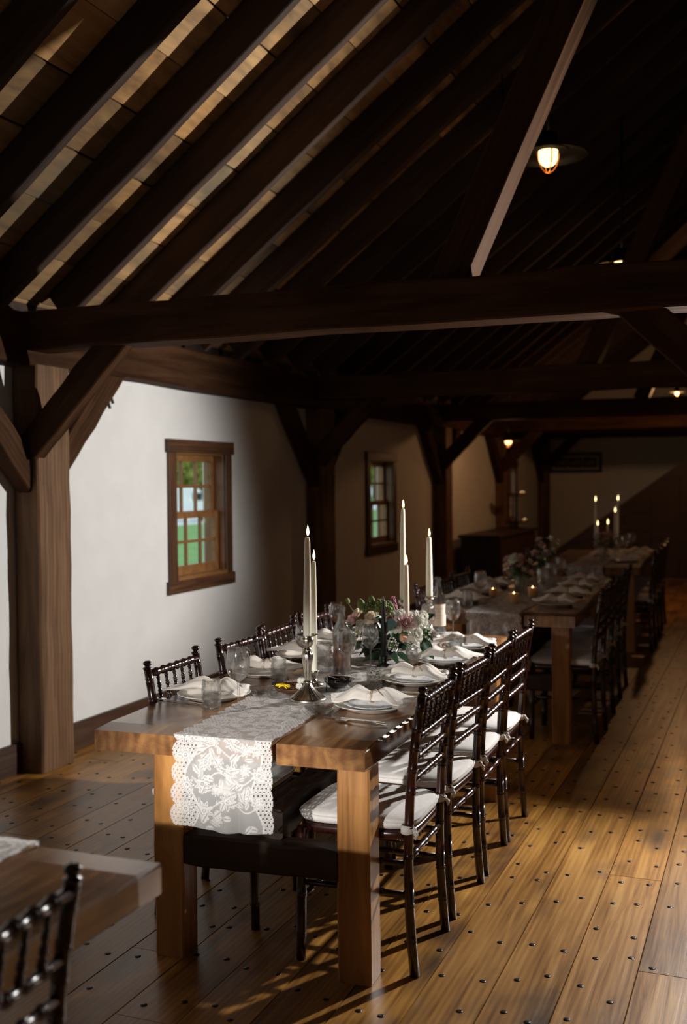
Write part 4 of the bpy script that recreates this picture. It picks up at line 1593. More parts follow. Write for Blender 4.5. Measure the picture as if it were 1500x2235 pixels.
t = thing('candle_holder', 'low silver holder hidden behind the flowers', 'candlestick', (p.x, p.y, LZ), 0, 'silver candlesticks on the dinner table')
MB().lathe([(0.0, 0.0), (0.036, 0.0), (0.037, 0.003), (0.020, 0.010), (0.010, 0.016), (0.009, 0.026), (0.014, 0.034), (0.017, zh - LZ - 0.006), (0.020, zh - LZ), (0.014, zh - LZ), (0.013, zh - LZ - 0.012), (0.0, zh - LZ - 0.012)], 28).build('holder_body', 'silver', t)
candle('shorter lit ivory candle rising from behind the pink blooms', p.x, p.y, zh - 0.011, ztop(p, 1232) - zh + 0.011, 0.0140, 0.0095)
p = at(838, 1456, TZ)
t = thing('candle_holder', 'small dark holder of the black candle among the flowers', 'candlestick', (p.x, p.y, LZ), 0, 'silver candlesticks on the dinner table')
MB().lathe([(0.0, 0.0), (0.030, 0.0), (0.031, 0.003), (0.012, 0.010), (0.012, 0.03), (0.014, 0.04), (0.010, 0.04), (0.0, 0.03)], 24).build('holder_body', 'iron', t)
candle('unlit black taper candle standing among the flowers', p.x, p.y, LZ + 0.03, ztop(p, 1300) - LZ - 0.03, 0.0115, 0.0050, False, 'black_wax')

# wooden dish with white blossoms and a yellow bloom; dark glass bowl
p = at(645, 1513, TZ)
t = thing('wooden_dish', 'small round wooden dish behind the nearest candlestick', 'dish', (p.x, p.y, LZ), 0)
MB().lathe([(0.0, 0.0), (0.05, 0.0), (0.066, 0.006), (0.078, 0.018), (0.080, 0.021), (0.076, 0.0215), (0.062, 0.010), (0.0, 0.007)], 36).build('dish_body', 'bowlwood', t)
gb = 'things in the wooden dish'


def ruffle(name, label, cat, c, r, mat, seed, grp):
    rr = random.Random(seed)
    mb = MB()
    for k in range(9):
        a = rr.uniform(0, 6.28)
        mb.ball((math.cos(a) * r * 0.42 * rr.random(), math.sin(a) * r * 0.42 * rr.random(), r * (0.55 + 0.35 * rr.random())), r * rr.uniform(0.42, 0.62), 10, 7)
    o = mb.build(name, mat, None, merge=False)
    o.location = c
    return tag(o, label, cat, grp)


ruffle('white_blossom', 'white blossom at the back of the wooden dish', 'flower', (p.x + 0.005, p.y + 0.035, LZ + 0.02), 0.020, 'petal_white', 1, gb)
ruffle('white_blossom', 'small white blossom in the middle of the wooden dish', 'flower', (p.x + 0.016, p.y - 0.008, LZ + 0.010), 0.016, 'petal_white', 2, gb)
ruffle('white_blossom', 'white blossom right of the middle in the wooden dish', 'flower', (p.x + 0.046, p.y + 0.004, LZ + 0.010), 0.014, 'petal_white', 3, gb)
y_ = MB()
for k in range(16):
    a = 2 * PI * k / 16
    y_.tube([(0, 0, 0.004), (0.012 * math.cos(a), 0.008 * math.sin(a), 0.010), (0.030 * math.cos(a), 0.014 * math.sin(a), 0.004 + 0.006 * math.sin(k * 2.1))], [0.004, 0.004, 0.002], 5)
o = y_.build('yellow_bloom', 'yellow', None, merge=False)
o.location = (p.x - 0.045, p.y - 0.012, LZ + 0.014)
tag(o, 'bright yellow flattened bloom in the wooden dish', 'flower', gb)
p = at(738, 1504, TZ)
t = thing('black_glass_bowl', 'shiny black glass bowl before the wine glasses', 'bowl', (p.x, p.y, LZ), 0)
MB().lathe([(0.0, 0.0), (0.025, 0.0), (0.030, 0.004), (0.050, 0.022), (0.052, 0.034), (0.049, 0.034), (0.044, 0.022), (0.020, 0.008), (0.0, 0.007)], 36, flute=16, famp=0.02).build('bowl_body', 'darkglass', t)
tn = MB()
tn.tube([(0.0, 0.0, 0.03), (-0.03, -0.03, 0.045), (0.0, -0.11, 0.006)], [0.0022, 0.003, 0.002], 6)
o = tn.build('thin_tongs', 'iron', None)
o.location = (p.x, p.y, LZ)
tag(o, 'thin dark serving tongs leaning out of the black bowl', 'tongs')

# ------------------------------------------------------------------ flowers
def petal(mb, base, out, up, ln, wd, curl, n=4):
    """one cupped petal as a small curved sheet"""
    side = out.cross(up).normalized()
    rows = []
    for i in range(n + 1):
        t = i / n
        c = base + out * (ln * math.sin(t * curl) / max(curl, 0.2)) + up * (ln * (1 - math.cos(t * curl)) / max(curl, 0.2)) if curl >= 0 else base + out * ln * t - up * ln * t * t * (-curl) * 0.5
        w_ = wd * (math.sin(PI * min(1, 0.12 + t * 0.80)) ** 0.7)
        lift = 0.25 * w_
        rows.append([c - side * w_ + up * lift, c - side * w_ * 0.5, c, c + side * w_ * 0.5, c + side * w_ + up * lift])
    mb.quad_grid(rows)


def rose_mesh(r, seed, mat):
    rr = random.Random(seed)
    mb = MB()
    mb.ball((0, 0, r * 0.35), r * 0.42, 10, 8, (1, 1, 1.15))
    for ring, (n, tilt, ln, wd) in enumerate(((5, 1.25, 0.75, 0.42), (6, 0.95, 0.95, 0.50), (7, 0.55, 1.1, 0.52), (8, 0.15, 1.1, 0.50))):
        for k in range(n):
            a = 2 * PI * (k + 0.5 * (ring % 2)) / n + rr.uniform(-0.2, 0.2)
            o_ = Vector((math.cos(a), math.sin(a), 0))
            d = (o_ * math.cos(tilt) + Vector((0, 0, 1)) * math.sin(tilt)).normalized()
            u = (Vector((0, 0, 1)) * math.cos(tilt) - o_ * math.sin(tilt)).normalized()
            petal(mb, o_ * r * 0.12, d, u, r * ln * rr.uniform(0.9, 1.1), r * wd, 0.9 if ring < 3 else -0.4)
    return mb.mesh('rose', mat, recalc=False, merge=False)


def mum_mesh(r, seed, mat):
    rr = random.Random(seed)
    mb = MB()
    for ring in range(6):
        n = 10 + ring * 3
        tilt = 1.35 - ring * 0.24
        for k in range(n):
            a = 2 * PI * k / n + rr.uniform(-0.15, 0.15)
            o_ = Vector((math.cos(a), math.sin(a), 0))
            d = (o_ * math.cos(tilt) + Vector((0, 0, 1)) * math.sin(tilt)).normalized()
            u = (Vector((0, 0, 1)) * math.cos(tilt) - o_ * math.sin(tilt)).normalized()
            petal(mb, o_ * r * 0.05, d, u, r * (0.65 + 0.07 * ring) * rr.uniform(0.85, 1.1), r * 0.095, 0.7, 3)
    return mb.mesh('mum', mat, recalc=False, merge=False)


def cluster_mesh(r, n, s, seed, mat, name):
    rr = random.Random(seed)
    mb = MB()
    for _ in range(n):
        th, ph = rr.uniform(0, 2 * PI), math.acos(rr.uniform(-0.4, 1))
        q = r * rr.uniform(0.8, 1.0)
        mb.ball((q * math.sin(ph) * math.cos(th), q * math.sin(ph) * math.sin(th), q * math.cos(ph)), s * rr.uniform(0.7, 1.2), 6, 4)
    return mb.mesh(name, mat, merge=False)


def leaf_mesh(ln, wd, bend, mat, name='leaf'):
    rows = []
    n = 8
    for i in range(n + 1):
        t = i / n
        w_ = wd * math.sin(PI * t ** 0.8) ** 0.9 + 0.0004
        z = bend * t * t
        rows.append([(ln * t, -w_, z + w_ * 0.35), (ln * t, -w_ * 0.5, z + w_ * 0.08), (ln * t, 0, z), (ln * t, w_ * 0.5, z + w_ * 0.08), (ln * t, w_, z + w_ * 0.35)])
    mb = MB()
    mb.quad_grid(rows)
    return mb.mesh(name, mat, recalc=False)


FL = {'rose_w': rose_mesh(0.030, 1, 'petal_white'), 'rose_c': rose_mesh(0.028, 2, 'petal_cream'), 'mum': mum_mesh(0.036, 3, 'petal_pink'),
      'lime': cluster_mesh(0.036, 130, 0.0052, 4, 'lime', 'green_bloom'), 'tulip': None, 'leaf': leaf_mesh(0.085, 0.022, -0.02, 'leaf'),
      'leaf_long': leaf_mesh(0.11, 0.016, -0.035, 'leaf'), 'euc': leaf_mesh(0.055, 0.021, 0.008, 'euc'), 'rose_p': rose_mesh(0.024, 5, 'petal_pink')}
tl = MB()
tl.lathe([(0.0, 0.0), (0.010, 0.004), (0.0155, 0.018), (0.015, 0.032), (0.010, 0.043), (0.0, 0.050)], 18, flute=3, famp=0.10)
FL['tulip_y'] = tl.mesh('tulip', 'lime')
tl = MB()
tl.lathe([(0.0, 0.0), (0.010, 0.004), (0.0165, 0.018), (0.016, 0.034), (0.010, 0.046), (0.0, 0.052)], 18, flute=3, famp=0.10)
FL['tulip_p'] = tl.mesh('tulip', 'petal_peach')
sn = MB()
rr_ = random.Random(9)
for k in range(34):
    z = 0.075 * k / 34
    a = k * 2.4
    q = 0.013 * (1 - 0.55 * k / 34)
    sn.ball((q * math.cos(a), q * math.sin(a), z), 0.0075 * (1 - 0.5 * k / 34), 7, 5, (1, 1, 1.2))
FL['snap'] = sn.mesh('snapdragon', 'petal_mauve', merge=False)


def face(o, to, spin=0.0):
    """turn an object's local +Z to a direction"""
    o.rotation_euler = (Vector(to).to_track_quat('Z', 'Y') @ Vector((0, 0, 1)).to_track_quat('Z', 'Y').inverted()).to_euler()
    o.rotation_euler = (Vector(to).to_track_quat('Z', 'Y').to_matrix() @ Matrix.Rotation(spin, 3, 'Z')).to_euler()


def babys_breath(par, centre, rad, n, seed):
    r = random.Random(seed)
    mb, st = MB(), MB()
    for _ in range(n):
        v = Vector((r.gauss(0, 1), r.gauss(0, 1), r.gauss(0, 1))).normalized() * rad * r.uniform(0.5, 1.0)
        c = Vector(centre) + v
        mb.ball(c, r.uniform(0.0022, 0.0042), 6, 4)
        st.tube([Vector(centre) - Vector((0, 0, rad * 0.8)), Vector(centre) + v * 0.5, c], 0.0005, 4)
    o = mb.build('babys_breath', 'petal_white', par, merge=False)
    tag(o, None, None, None, 'stuff')
    tag(st.build('fine_stems', 'stem', o, merge=False), None, None, None, 'stuff')


AP = t1(0.035, 1.47)                     # middle of the centrepiece
arr = thing('flower_centrepiece', 'low centrepiece of white, pink and green blooms in the middle of the table', 'flowers', (AP.x, AP.y, LZ), 0)
MB().lathe([(0.0, 0.0), (0.05, 0.0), (0.07, 0.01), (0.085, 0.05), (0.08, 0.075), (0.076, 0.075), (0.08, 0.05), (0.06, 0.012), (0.0, 0.010)], 32).build('bowl', 'darkglass', arr)


def fl(key, px, py, dy, scale=1.0, name='blossom', up=0.5, spin=0.0, lean=None):
    c = at(px, py, y=AP.y + dy)
    o = obj(name, FL[key], arr, c - Vector((AP.x, AP.y, LZ)))
    d = (c - Vector((AP.x, AP.y, LZ + 0.09)))
    d = Vector((d.x, d.y - 0.05, d.z + up * 0.1)) if lean is None else Vector(lean)
    face(o, d, spin)
    o.scale = (scale,) * 3
    return o


for a in (('rose_c', 811, 1350, -0.09, 0.88), ('rose_w', 873, 1343, -0.02, 0.75), ('rose_w', 915, 1352, -0.02, 1.15), ('rose_w', 906, 1385, -0.08, 0.95), ('rose_w', 864, 1368, -0.09, 0.75),
          ('mum', 774, 1357, -0.05, 0.95), ('rose_w', 789, 1364, -0.08, 0.7), ('mum', 884, 1362, -0.08, 1.15), ('rose_p', 851, 1355, -0.05, 0.8), ('lime', 836, 1330, 0.0, 1.1), ('rose_c', 782, 1340, 0.0, 0.7),
          ('lime', 806, 1328, -0.02, 0.7)):
    fl(a[0], a[1], a[2], a[3] - 0.03, a[4] * 1.12)
fl('tulip_y', 793, 1332, -0.05, 1.1, 'tulip', 2.0)
fl('tulip_y', 813, 1322, -0.02, 0.9, 'tulip', 3.0)
fl('tulip_p', 880, 1388, -0.10, 0.95, 'tulip', -0.3, 0, (0.3, -0.9, -0.15))
fl('tulip_y', 761, 1318, 0.0, 0.55, 'bud', 3, 0, (-0.25, 0, 1))
c0, c1 = at(761, 1318, y=AP.y), at(782, 1345, y=AP.y)
o0 = Vector((AP.x, AP.y, LZ))
MB().tube([c0 - o0, c0.lerp(c1, 0.4) + Vector((-0.004, 0, 0)) - o0, c1 - o0], 0.0018, 6).build('bud_stem', 'stem', arr)
fl('snap', 862, 1340, 0.02, 1.0, 'snapdragon', 3, 0, (-0.12, 0, 1))
fl('snap', 851, 1345, 0.0, 0.8, 'snapdragon', 3, 0, (0.05, 0, 1))


def lf(key, px, py, dy, to, spin=0.0, s=1.0):
    """leaf growing from a pixel in the given direction"""
    c = at(px, py, y=AP.y + dy)
    o = obj('leaf', FL[key], arr, c - o0)
    d = Vector(to).normalized()
    n = Vector((0.1, -0.8, 0.6))
    s_ = n.cross(d).normalized()
    n = d.cross(s_).normalized()
    o.rotation_euler = (Matrix((d, s_, n)).transposed() @ Matrix.Rotation(spin, 3, 'X')).to_euler()
    o.scale = (s,) * 3


lf('euc', 840, 1366, -0.14, (0.9, -0.2, 0.1), 0.2, 1.25)
lf('leaf', 922, 1392, -0.03, (0.45, -0.2, -0.75), 0.3, 1.15)
lf('leaf', 926, 1352, 0.03, (0.8, 0.0, 0.5), 0.2, 0.6)
lf('leaf', 925, 1375, 0.0, (0.7, -0.2, -0.55), -0.2, 0.7)
for k, (px, py, to, key, s) in enumerate(((832, 1425, (-0.35, -0.5, -0.12), 'leaf_long', 0.8), (846, 1425, (-0.05, -0.5, -0.12), 'leaf_long', 0.8), (858, 1424, (0.25, -0.5, -0.12), 'leaf_long', 0.8),
                                          (838, 1430, (0.1, -0.6, -0.3), 'euc', 0.9), (868, 1424, (0.5, -0.45, -0.12), 'leaf_long', 0.8), (790, 1412, (-0.8, -0.3, -0.1), 'euc', 1.0), (776, 1395, (-0.8, -0.2, 0.2), 'euc', 0.9),
                                          (770, 1370, (-0.8, 0, 0.3), 'leaf', 0.6), (822, 1405, (-0.6, -0.5, -0.3), 'euc', 0.9), (826, 1352, (0.2, -0.6, 0.4), 'leaf', 0.5), (835, 1350, (-0.2, -0.6, 0.2), 'leaf', 0.55))):
    lf(key, px, py, -0.10, to, 0.25 * (k % 3 - 1), s)
rr2 = random.Random(77)
for k in range(40):
    th, ph = rr2.uniform(0, 2 * PI), math.acos(rr2.uniform(-0.1, 1.0))
    d = Vector((math.sin(ph) * math.cos(th), math.sin(ph) * math.sin(th), math.cos(ph)))
    o = obj('leaf', FL[rr2.choice(['leaf', 'euc', 'leaf_long', 'leaf'])], arr, Vector((0.01, 0.02, 0.055)) + Vector((d.x * 0.075, d.y * 0.05, d.z * 0.04)))
    face(o, Vector((rr2.uniform(-1, 1), rr2.uniform(-1, 1), rr2.uniform(0, 1))), 0)
    s_ = Vector((0, 0, 1)).cross(d)
    s_ = s_.normalized() if s_.length > 0.05 else Vector((0, 1, 0))
    o.rotation_euler = (Matrix((d, s_, d.cross(s_))).transposed() @ Matrix.Rotation(rr2.uniform(-0.6, 0.6), 3, 'X')).to_euler()
    o.scale = (rr2.uniform(0.6, 0.95),) * 3
for px, py, dy, rad, n in ((925, 1378, -0.03, 0.040, 70), (856, 1408, -0.12, 0.030, 45), (780, 1382, -0.04, 0.030, 40), (842, 1345, -0.03, 0.022, 30), (900, 1400, -0.08, 0.03, 40)):
    babys_breath(arr, at(px, py, y=AP.y + dy) - o0, rad, n, px)


# ------------------------------------------------------------------ the tables in the dark
def vase_flowers(label, x, y, z, h, seed, grp):
    r = random.Random(seed)
    t = thing('flower_vase', label, 'flowers', (x, y, z), r.uniform(0, 6), grp)
    MB().lathe([(0.0, 0.0), (0.030, 0.0), (0.034, 0.01), (0.036, 0.09), (0.030, 0.11), (0.033, 0.125), (0.030, 0.125), (0.027, 0.11), (0.033, 0.09), (0.030, 0.013), (0.0, 0.010)], 24).build('glass_vase', 'jarglass', t)
    for k in range(11):
        a, q = r.uniform(0, 2 * PI), r.uniform(0.02, 0.11)
        top = Vector((q * math.cos(a), q * math.sin(a), h * r.uniform(0.55, 1.0)))
        MB().tube([(0.008 * math.cos(a), 0.008 * math.sin(a), 0.01), (q * 0.4 * math.cos(a), q * 0.4 * math.sin(a), h * 0.4), top], 0.0018, 5).build('stem', 'stem', t)
        o = obj('blossom', FL[r.choice(['rose_w', 'rose_c', 'mum', 'rose_w', 'rose_p'])], t, top)
        face(o, (top.x, top.y, 0.08), 0)
    for k in range(14):
        a = r.uniform(0, 2 * PI)
        o = obj('leaf', FL[r.choice(['leaf', 'euc', 'leaf_long'])], t, (0.03 * math.cos(a), 0.03 * math.sin(a), h * r.uniform(0.35, 0.75)))
        o.rotation_euler = (r.uniform(-0.5, 0.5), r.uniform(-0.9, 0.3), a)
    return t


def votive(label, x, y, z, grp, s=1.0):
    t = thing('votive_candle', label, 'votive', (x, y, z), 0, grp)
    MB().lathe([(0.0, 0.0), (0.026, 0.0), (0.029, 0.004), (0.033, 0.058), (0.0335, 0.060), (0.0305, 0.060), (0.027, 0.008), (0.0, 0.007)], 24).build('glass_cup', 'votive', t)
    MB().lathe([(0.0, 0.0085), (0.022, 0.0085), (0.022, 0.030), (0.0, 0.030)], 20).build('wax', 'wax', t)
    f = obj('flame', flame_me, t, (0, 0, 0.034))
    f.scale = (1.9, 1.9, 0.95)
    t.scale = (s,) * 3
    return t


T2A = R(2.4)


def t2(u, v):
    return Vector((T2L.x + u * math.cos(T2A) - v * math.sin(T2A), T2L.y + u * math.sin(T2A) + v * math.cos(T2A), TZ))


g2 = 'place settings on the second table'
for i, v in enumerate((0.46, 0.98, 1.50, 2.0)):
    setting('at the %s right place of the second table' % nth[i], t2(0.29, v), i + 2, R(6 - 4 * i), False, grp=g2)
for i, v in enumerate((0.50, 1.0, 1.5)):
    setting('at the %s left place of the second table' % nth[i], t2(-0.29, v), i, R(5 * i - 4), False, grp=g2)
gw2 = 'wine glasses on the second table'
for (u, v), lab in (((-0.17, 0.42), 'wine glass at the front left of the second table'), ((0.15, 0.80), 'wine glass by the votives on the second table'), ((0.13, 1.32), 'wine glass at the middle right of the second table'),
                    ((-0.15, 1.25), 'wine glass at the middle left of the second table'), ((0.12, 1.85), 'wine glass at the far right of the second table')):
    put('wine_glass', 'wine', lab, 'wine glass', t2(u, v), 0, gw2, TOPZ)
gj2 = 'jar glasses on the second table'
for (u, v), lab in (((-0.22, 0.28), 'jar glass at the front left of the second table'), ((0.10, 1.16), 'jar glass at the middle right of the second table'), ((-0.2, 0.95), 'jar glass at the middle left of the second table')):
    put('jelly_jar', 'jar', lab, 'jar', t2(u, v), 0, gj2, TOPZ)
for (px, py), lab in (((1122, 1318), 'lit votive nearest the front of the second table'), ((1163, 1304), 'lit votive a little behind the front one'), ((1076, 1303), 'dim lit votive left of the vase')):
    p = at(px, py, TZ)
    votive(lab, p.x, p.y, TZ + 0.006, 'votive candles on the second table', 1.0 if px != 1076 else 0.8)
p = at(1128, 1306, TZ)
vase_flowers('vase of white flowers at the front of the second table', p.x - 0.02, p.y + 0.18, TZ + 0.006, 0.25, 3, 'vases on the second table')
vase_flowers('taller vase of blush flowers behind it on the second table', p.x + 0.03, p.y + 0.75, TZ + 0.006, 0.34, 4, 'vases on the second table')

g3 = 'candles on the third table'
T3A = R(2.0)
for i, (px, py) in enumerate(((1300, 1087), (1349, 1085), (1343, 1111), (1305, 1140), (1327, 1137))):
    q = at(px, py + 6, y=(10.6, 10.72, 10.5, 10.78, 10.62)[i])
    lab = ['left tall', 'right tall', 'middle tall', 'left short', 'middle short'][i]
    hh = q.z - TZ
    hs = 0.20 if i < 3 else 0.13
    t = thing('candle_holder', 'iron holder of the %s candle on the third table' % lab, 'candlestick', (q.x, q.y, TZ + 0.006), 0, 'iron holders on the third table')
    MB().lathe([(0.0, 0.0), (0.04, 0.0), (0.041, 0.004), (0.012, 0.014), (0.006, 0.03), (0.006, hs - 0.03), (0.016, hs - 0.02), (0.018, hs), (0.013, hs), (0.012, hs - 0.012), (0.0, hs - 0.012)], 20).build('holder_body', 'silver', t)
    candle(lab + ' lit candle of the cluster on the third table', q.x, q.y, TZ + hs - 0.006, hh - hs, 0.0125, 0.0085, True, 'wax', (0, 0), g3, 1.25)
q = at(1318, 1200, TZ)
vase_flowers('vase of flowers among the candles on the third table', -1.46, 10.35, TZ + 0.006, 0.24, 6, 'vases on the third table')
for i, v in enumerate((0.6, 1.15, 1.7)):
    setting('at the %s right place of the third table' % nth[i], Vector((T3L.x + 0.28, T3L.y + v, TZ)), i, 0.05, False, grp='place settings on the third table')
    put('wine_glass', 'wine', 'wine glass at the %s right place of the third table' % nth[i], 'wine glass', Vector((T3L.x + 0.17, T3L.y + v + 0.22, TZ)), 0, 'wine glasses on the third table', TOPZ)
# foreground table
setting('on the blurred table at lower left', Vector((-1.33, 1.30, TZ)), 2, 0.1, False, grp=None)


# ------------------------------------------------------------------ lamps
def barn_lamp(label, p, scale, watts, ztop_, grp):
    t = thing('barn_pendant', label, 'lamp', p, 0, grp)
    s = scale
    MB().lathe([(0.225 * s, 0.010 * s), (0.23 * s, 0.014 * s), (0.12 * s, 0.045 * s), (0.06 * s, 0.075 * s), (0.055 * s, 0.14 * s), (0.03 * s, 0.15 * s), (0.028 * s, 0.148 * s), (0.05 * s, 0.135 * s), (0.055 * s, 0.072 * s), (0.115 * s, 0.040 * s)], 40).build('shade', 'iron', t)
    MB().lathe([(0.0, -0.052 * s), (0.022 * s, -0.048 * s), (0.042 * s, -0.034 * s), (0.054 * s, -0.010 * s), (0.056 * s, 0.04 * s), (0.0, 0.04 * s)], 28).build('bulb', 'bulb', t)
    cg = MB()
    for a in (0.5, 0.5 + PI / 2):
        cg.tube([(0.068 * s * math.sin(b_) * math.cos(a), 0.068 * s * math.sin(b_) * math.sin(a), 0.04 * s - 0.16 * s * math.cos(b_ / 2 * 0 + b_ / 2) * 0 - 0.125 * s * math.sqrt(max(0, 1 - math.sin(b_) ** 2))) for b_ in [(-PI / 2) + PI * q / 16 for q in range(17)]], 0.004 * s, 6)
    cg.build('cage', 'amber_metal', t, merge=False)
    MB().tube([(0, 0, 0.14 * s), (0, 0, ztop_ - p[2])], 0.010, 8).build('stem', 'iron', t)
    l = lamp('pendant_glow', 'POINT', Vector(p) + Vector((0, 0, -0.13 * s)), watts, (1.0, 0.50, 0.21), 0.05)
    l.parent = t
    l.location = (0, 0, -0.16 * s)
    return t


gl = 'barn pendants under the roof'
p = at(1197, 345, y=6.3)
barn_lamp('barn pendant lamp glowing beside the slanting roof strut', p, 1.0, 1.2, roof_z(p.x) + 0.02, gl)
p = at(1357, 583, y=8.95)
barn_lamp('barn pendant lamp just above the nearest tie beam at right', p, 1.0, 2.5, roof_z(p.x) + 0.02, gl)
p = at(1110, 964, x=-3.0)
barn_lamp('small bright lamp by the far window-wall post', p, 0.75, 2.4, roof_z(p.x) + 0.02, gl)
p = at(1478, 857, y=13.5)
barn_lamp('far barn pendant at the right edge under the tie beams', p, 0.42, 34.0, roof_z(p.x) + 0.02, gl)

# glass-ball fixture in the dark roof
p = at(1097, 295, y=6.5)
t = thing('hanging_fixture', 'dark hanging fixture of small glass balls high in the roof', 'lamp', p, 0)
MB().tube([(0, 0, -0.10), (0, 0, roof_z(p.x) - p.z)], 0.006, 8).build('stem', 'iron', t)
hub = MB().lathe([(0.0, 0.05), (0.02, 0.045), (0.025, 0.0), (0.015, -0.05), (0.0, -0.09)], 16).build('hub', 'iron', t)
for (px, py) in ((1093, 265), (1112, 271), (1090, 306), (1085, 329), (1092, 333), (1082, 280)):
    q = at(px, py, y=6.46) - p
    MB().tube([(0, 0, q.z + 0.02), (q.x * 0.6, q.y * 0.6, q.z + 0.03), tuple(q)], 0.003, 6).build('arm', 'iron', t)
    MB().ball(q, 0.018, 14, 10).build('glass_ball', 'darkglass', t)

# ------------------------------------------------------------------ the far end
a, b_ = at(1199, 989, y=YB - 0.02), at(1314, 1031, y=YB - 0.02)
cx, cz, hw, hh = (a.x + b_.x) / 2, (a.z + b_.z) / 2, (b_.x - a.x) / 2, (a.z - b_.z) / 2
t = thing('framed_picture', 'long dark framed picture with three prints on the end wall', 'picture', (cx, YB, cz), 0)
for (x0, x1, z0, z1) in ((-hw, hw, hh - 0.05, hh), (-hw, hw, -hh, -hh + 0.05), (-hw, -hw + 0.05, -hh + 0.05, hh - 0.05), (hw - 0.05, hw, -hh + 0.05, hh - 0.05)):
    MB().box(x0, x1, -0.035, -0.002, z0, z1).build('frame_bar', 'frame', t, 0.004)
MB().box(-hw + 0.04, hw - 0.04, -0.015, -0.004, -hh + 0.04, hh - 0.04).build('mat', 'mat', t)
wv = (2 * hw - 0.20) / 3
for k in range(3):
    x0 = -hw + 0.085 + k * (wv + 0.015)
    pr = MB().box(x0, x0 + wv, -0.019, -0.0155, -hh + 0.085, hh - 0.085).build('print', 'print', t)
    for s_ in range(3):
        xx = x0 + wv * (0.15 + 0.25 * s_)
        MB().box(xx, xx + wv * 0.16, -0.0205, -0.0195, -hh * 0.25, hh * (0.1 + 0.1 * s_)).build('print_figure', 'print_light', pr)

# closed staircase at the right of the end wall
YS0, YS1 = 17.2, 18.26
a, b_ = at(1245, 1178, y=YS0), at(1490, 1008, y=YS0)
sl = (b_.z - a.z) / (b_.x - a.x)
st = thing('staircase', 'dark closed wooden staircase climbing right along the end wall', 'staircase', (0, 0, 0), 0)
xb = a.x - a.z / sl
nst = 11
for side in (YS0, YS1 - 0.05):
    mb = MB()
    x1_ = xb + 2.05 / sl
    xs_ = -3.66
    prof = [(xs_, 0.0), (xb + 0.30, 0.0), (x1_, 2.05 - 0.30 * sl), (x1_, 2.05), (xs_, (xs_ - xb) * sl)]
    b0 = len(mb.v)
    for y in (side, side + 0.05):
        mb.v.extend([(x, y, z) for x, z in prof])
    mb.cap([b0 + i for i in range(5)])
    mb.cap([b0 + 9 - i for i in range(5)])
    for i in range(5):
        mb.cap([b0 + i, b0 + 5 + i, b0 + 5 + (i + 1) % 5, b0 + (i + 1) % 5])
    mb.build('stringer', 'baseboard', st)
for i in range(nst):
    z = 2.0 * (i + 1) / nst - 0.08
    x = xb + z / sl + 0.12
    MB().box(x - 0.02, x + 0.26, YS0 + 0.05, YS1 - 0.05, z - 0.035, z).build('tread', 'timber', st)
    MB().box(x + 0.22, x + 0.24, YS0 + 0.05, YS1 - 0.05, z, z + 2.0 / nst - 0.035).build('riser', 'timber', st)
npan = 7
for i in range(npan):
    x0 = xb + 0.36 + i * 0.42
    x1_ = x0 + 0.41
    z0, z1 = max(0.02, (x0 - xb - 0.30) * sl), (x1_ - xb - 0.30) * sl
    mb = MB()
    b0 = 0
    for y in (YS0 + 0.01, YS0 + 0.035):
        mb.v.extend([(x0, y, 0), (x1_, y, 0), (x1_, y, min(z1, 1.98)), (x0, y, min(z0, 1.98))])
    mb.cap([0, 1, 2, 3])
    mb.cap([7, 6, 5, 4])
    for k in range(4):
        mb.cap([k, 4 + k, 4 + (k + 1) % 4, (k + 1) % 4])
    mb.build('under_panel', 'baseboard', st)

# dark sideboard under the far window with tea lights
p = at(1075, 1200, x=-3.3)
sb = thing('sideboard', 'low dark sideboard against the window wall at the far end', 'sideboard', (-3.34, 14.12, 0), 0)
MB().box(-0.24, 0.24, -1.1, 1.1, 0.10, 0.80).build('body', 'frame', sb, 0.006)
MB().box(-0.26, 0.27, -1.15, 1.15, 0.80, 0.84).build('top', 'baseboard', sb, 0.004)
for k in range(4):
    d = MB().box(0.24, 0.258, -1.06 + k * 0.535, -1.06 + k * 0.535 + 0.515, 0.14, 0.77).build('door', 'baseboard', sb, 0.004)
    MB().ball((0.27, -1.06 + k * 0.535 + 0.46, 0.5), 0.015, 8, 6).build('knob', 'iron', d)
for sx in (-0.2, 0.2):
    for sy in (-1.0, 1.0):
        MB().box(sx - 0.03, sx + 0.03, sy - 0.03, sy + 0.03, 0, 0.10).build('foot', 'frame', sb)
stn = thing('tiered_stand', 'two-tier iron stand holding tea lights on the sideboard', 'stand', (-3.30, 14.95, 0.84), 0)
MB().tube([(0, 0, 0), (0, 0, 0.62)], 0.010, 8).build('pole', 'iron', stn)
MB().lathe([(0.0, 0.0), (0.11, 0.0), (0.11, 0.012), (0.0, 0.016)], 24).build('base', 'iron', stn)
for z, r in ((0.08, 0.16), (0.46, 0.14)):
    MB().lathe([(0.0, 0.0), (r, 0.0), (r + 0.01, 0.015), (r, 0.015), (0.0, 0.006)], 28, (0, 0, z)).build('tray', 'iron', stn)
for i, (dx, dy, z) in enumerate(((0.08, -0.09, 0.466), (0.10, 0.0, 0.466), (0.06, 0.09, 0.466), (0.11, -0.05, 0.086), (0.11, 0.06, 0.086))):
    votive(['left', 'middle', 'right', 'left', 'right'][i] + ' tea light on the ' + ('upper' if z > 0.3 else 'lower') + ' tray of the iron stand', -3.30 + dx, 14.95 + dy, 0.84 + z, 'tea lights on the iron stand', 0.7)

# ------------------------------------------------------------------ unseen flash heads out of frame, with flaps added to shape their beams
fs = thing('unseen_flash_stand', 'photographer\'s flash with barn doors on a stand outside the right edge', 'flash', KEY, 0)


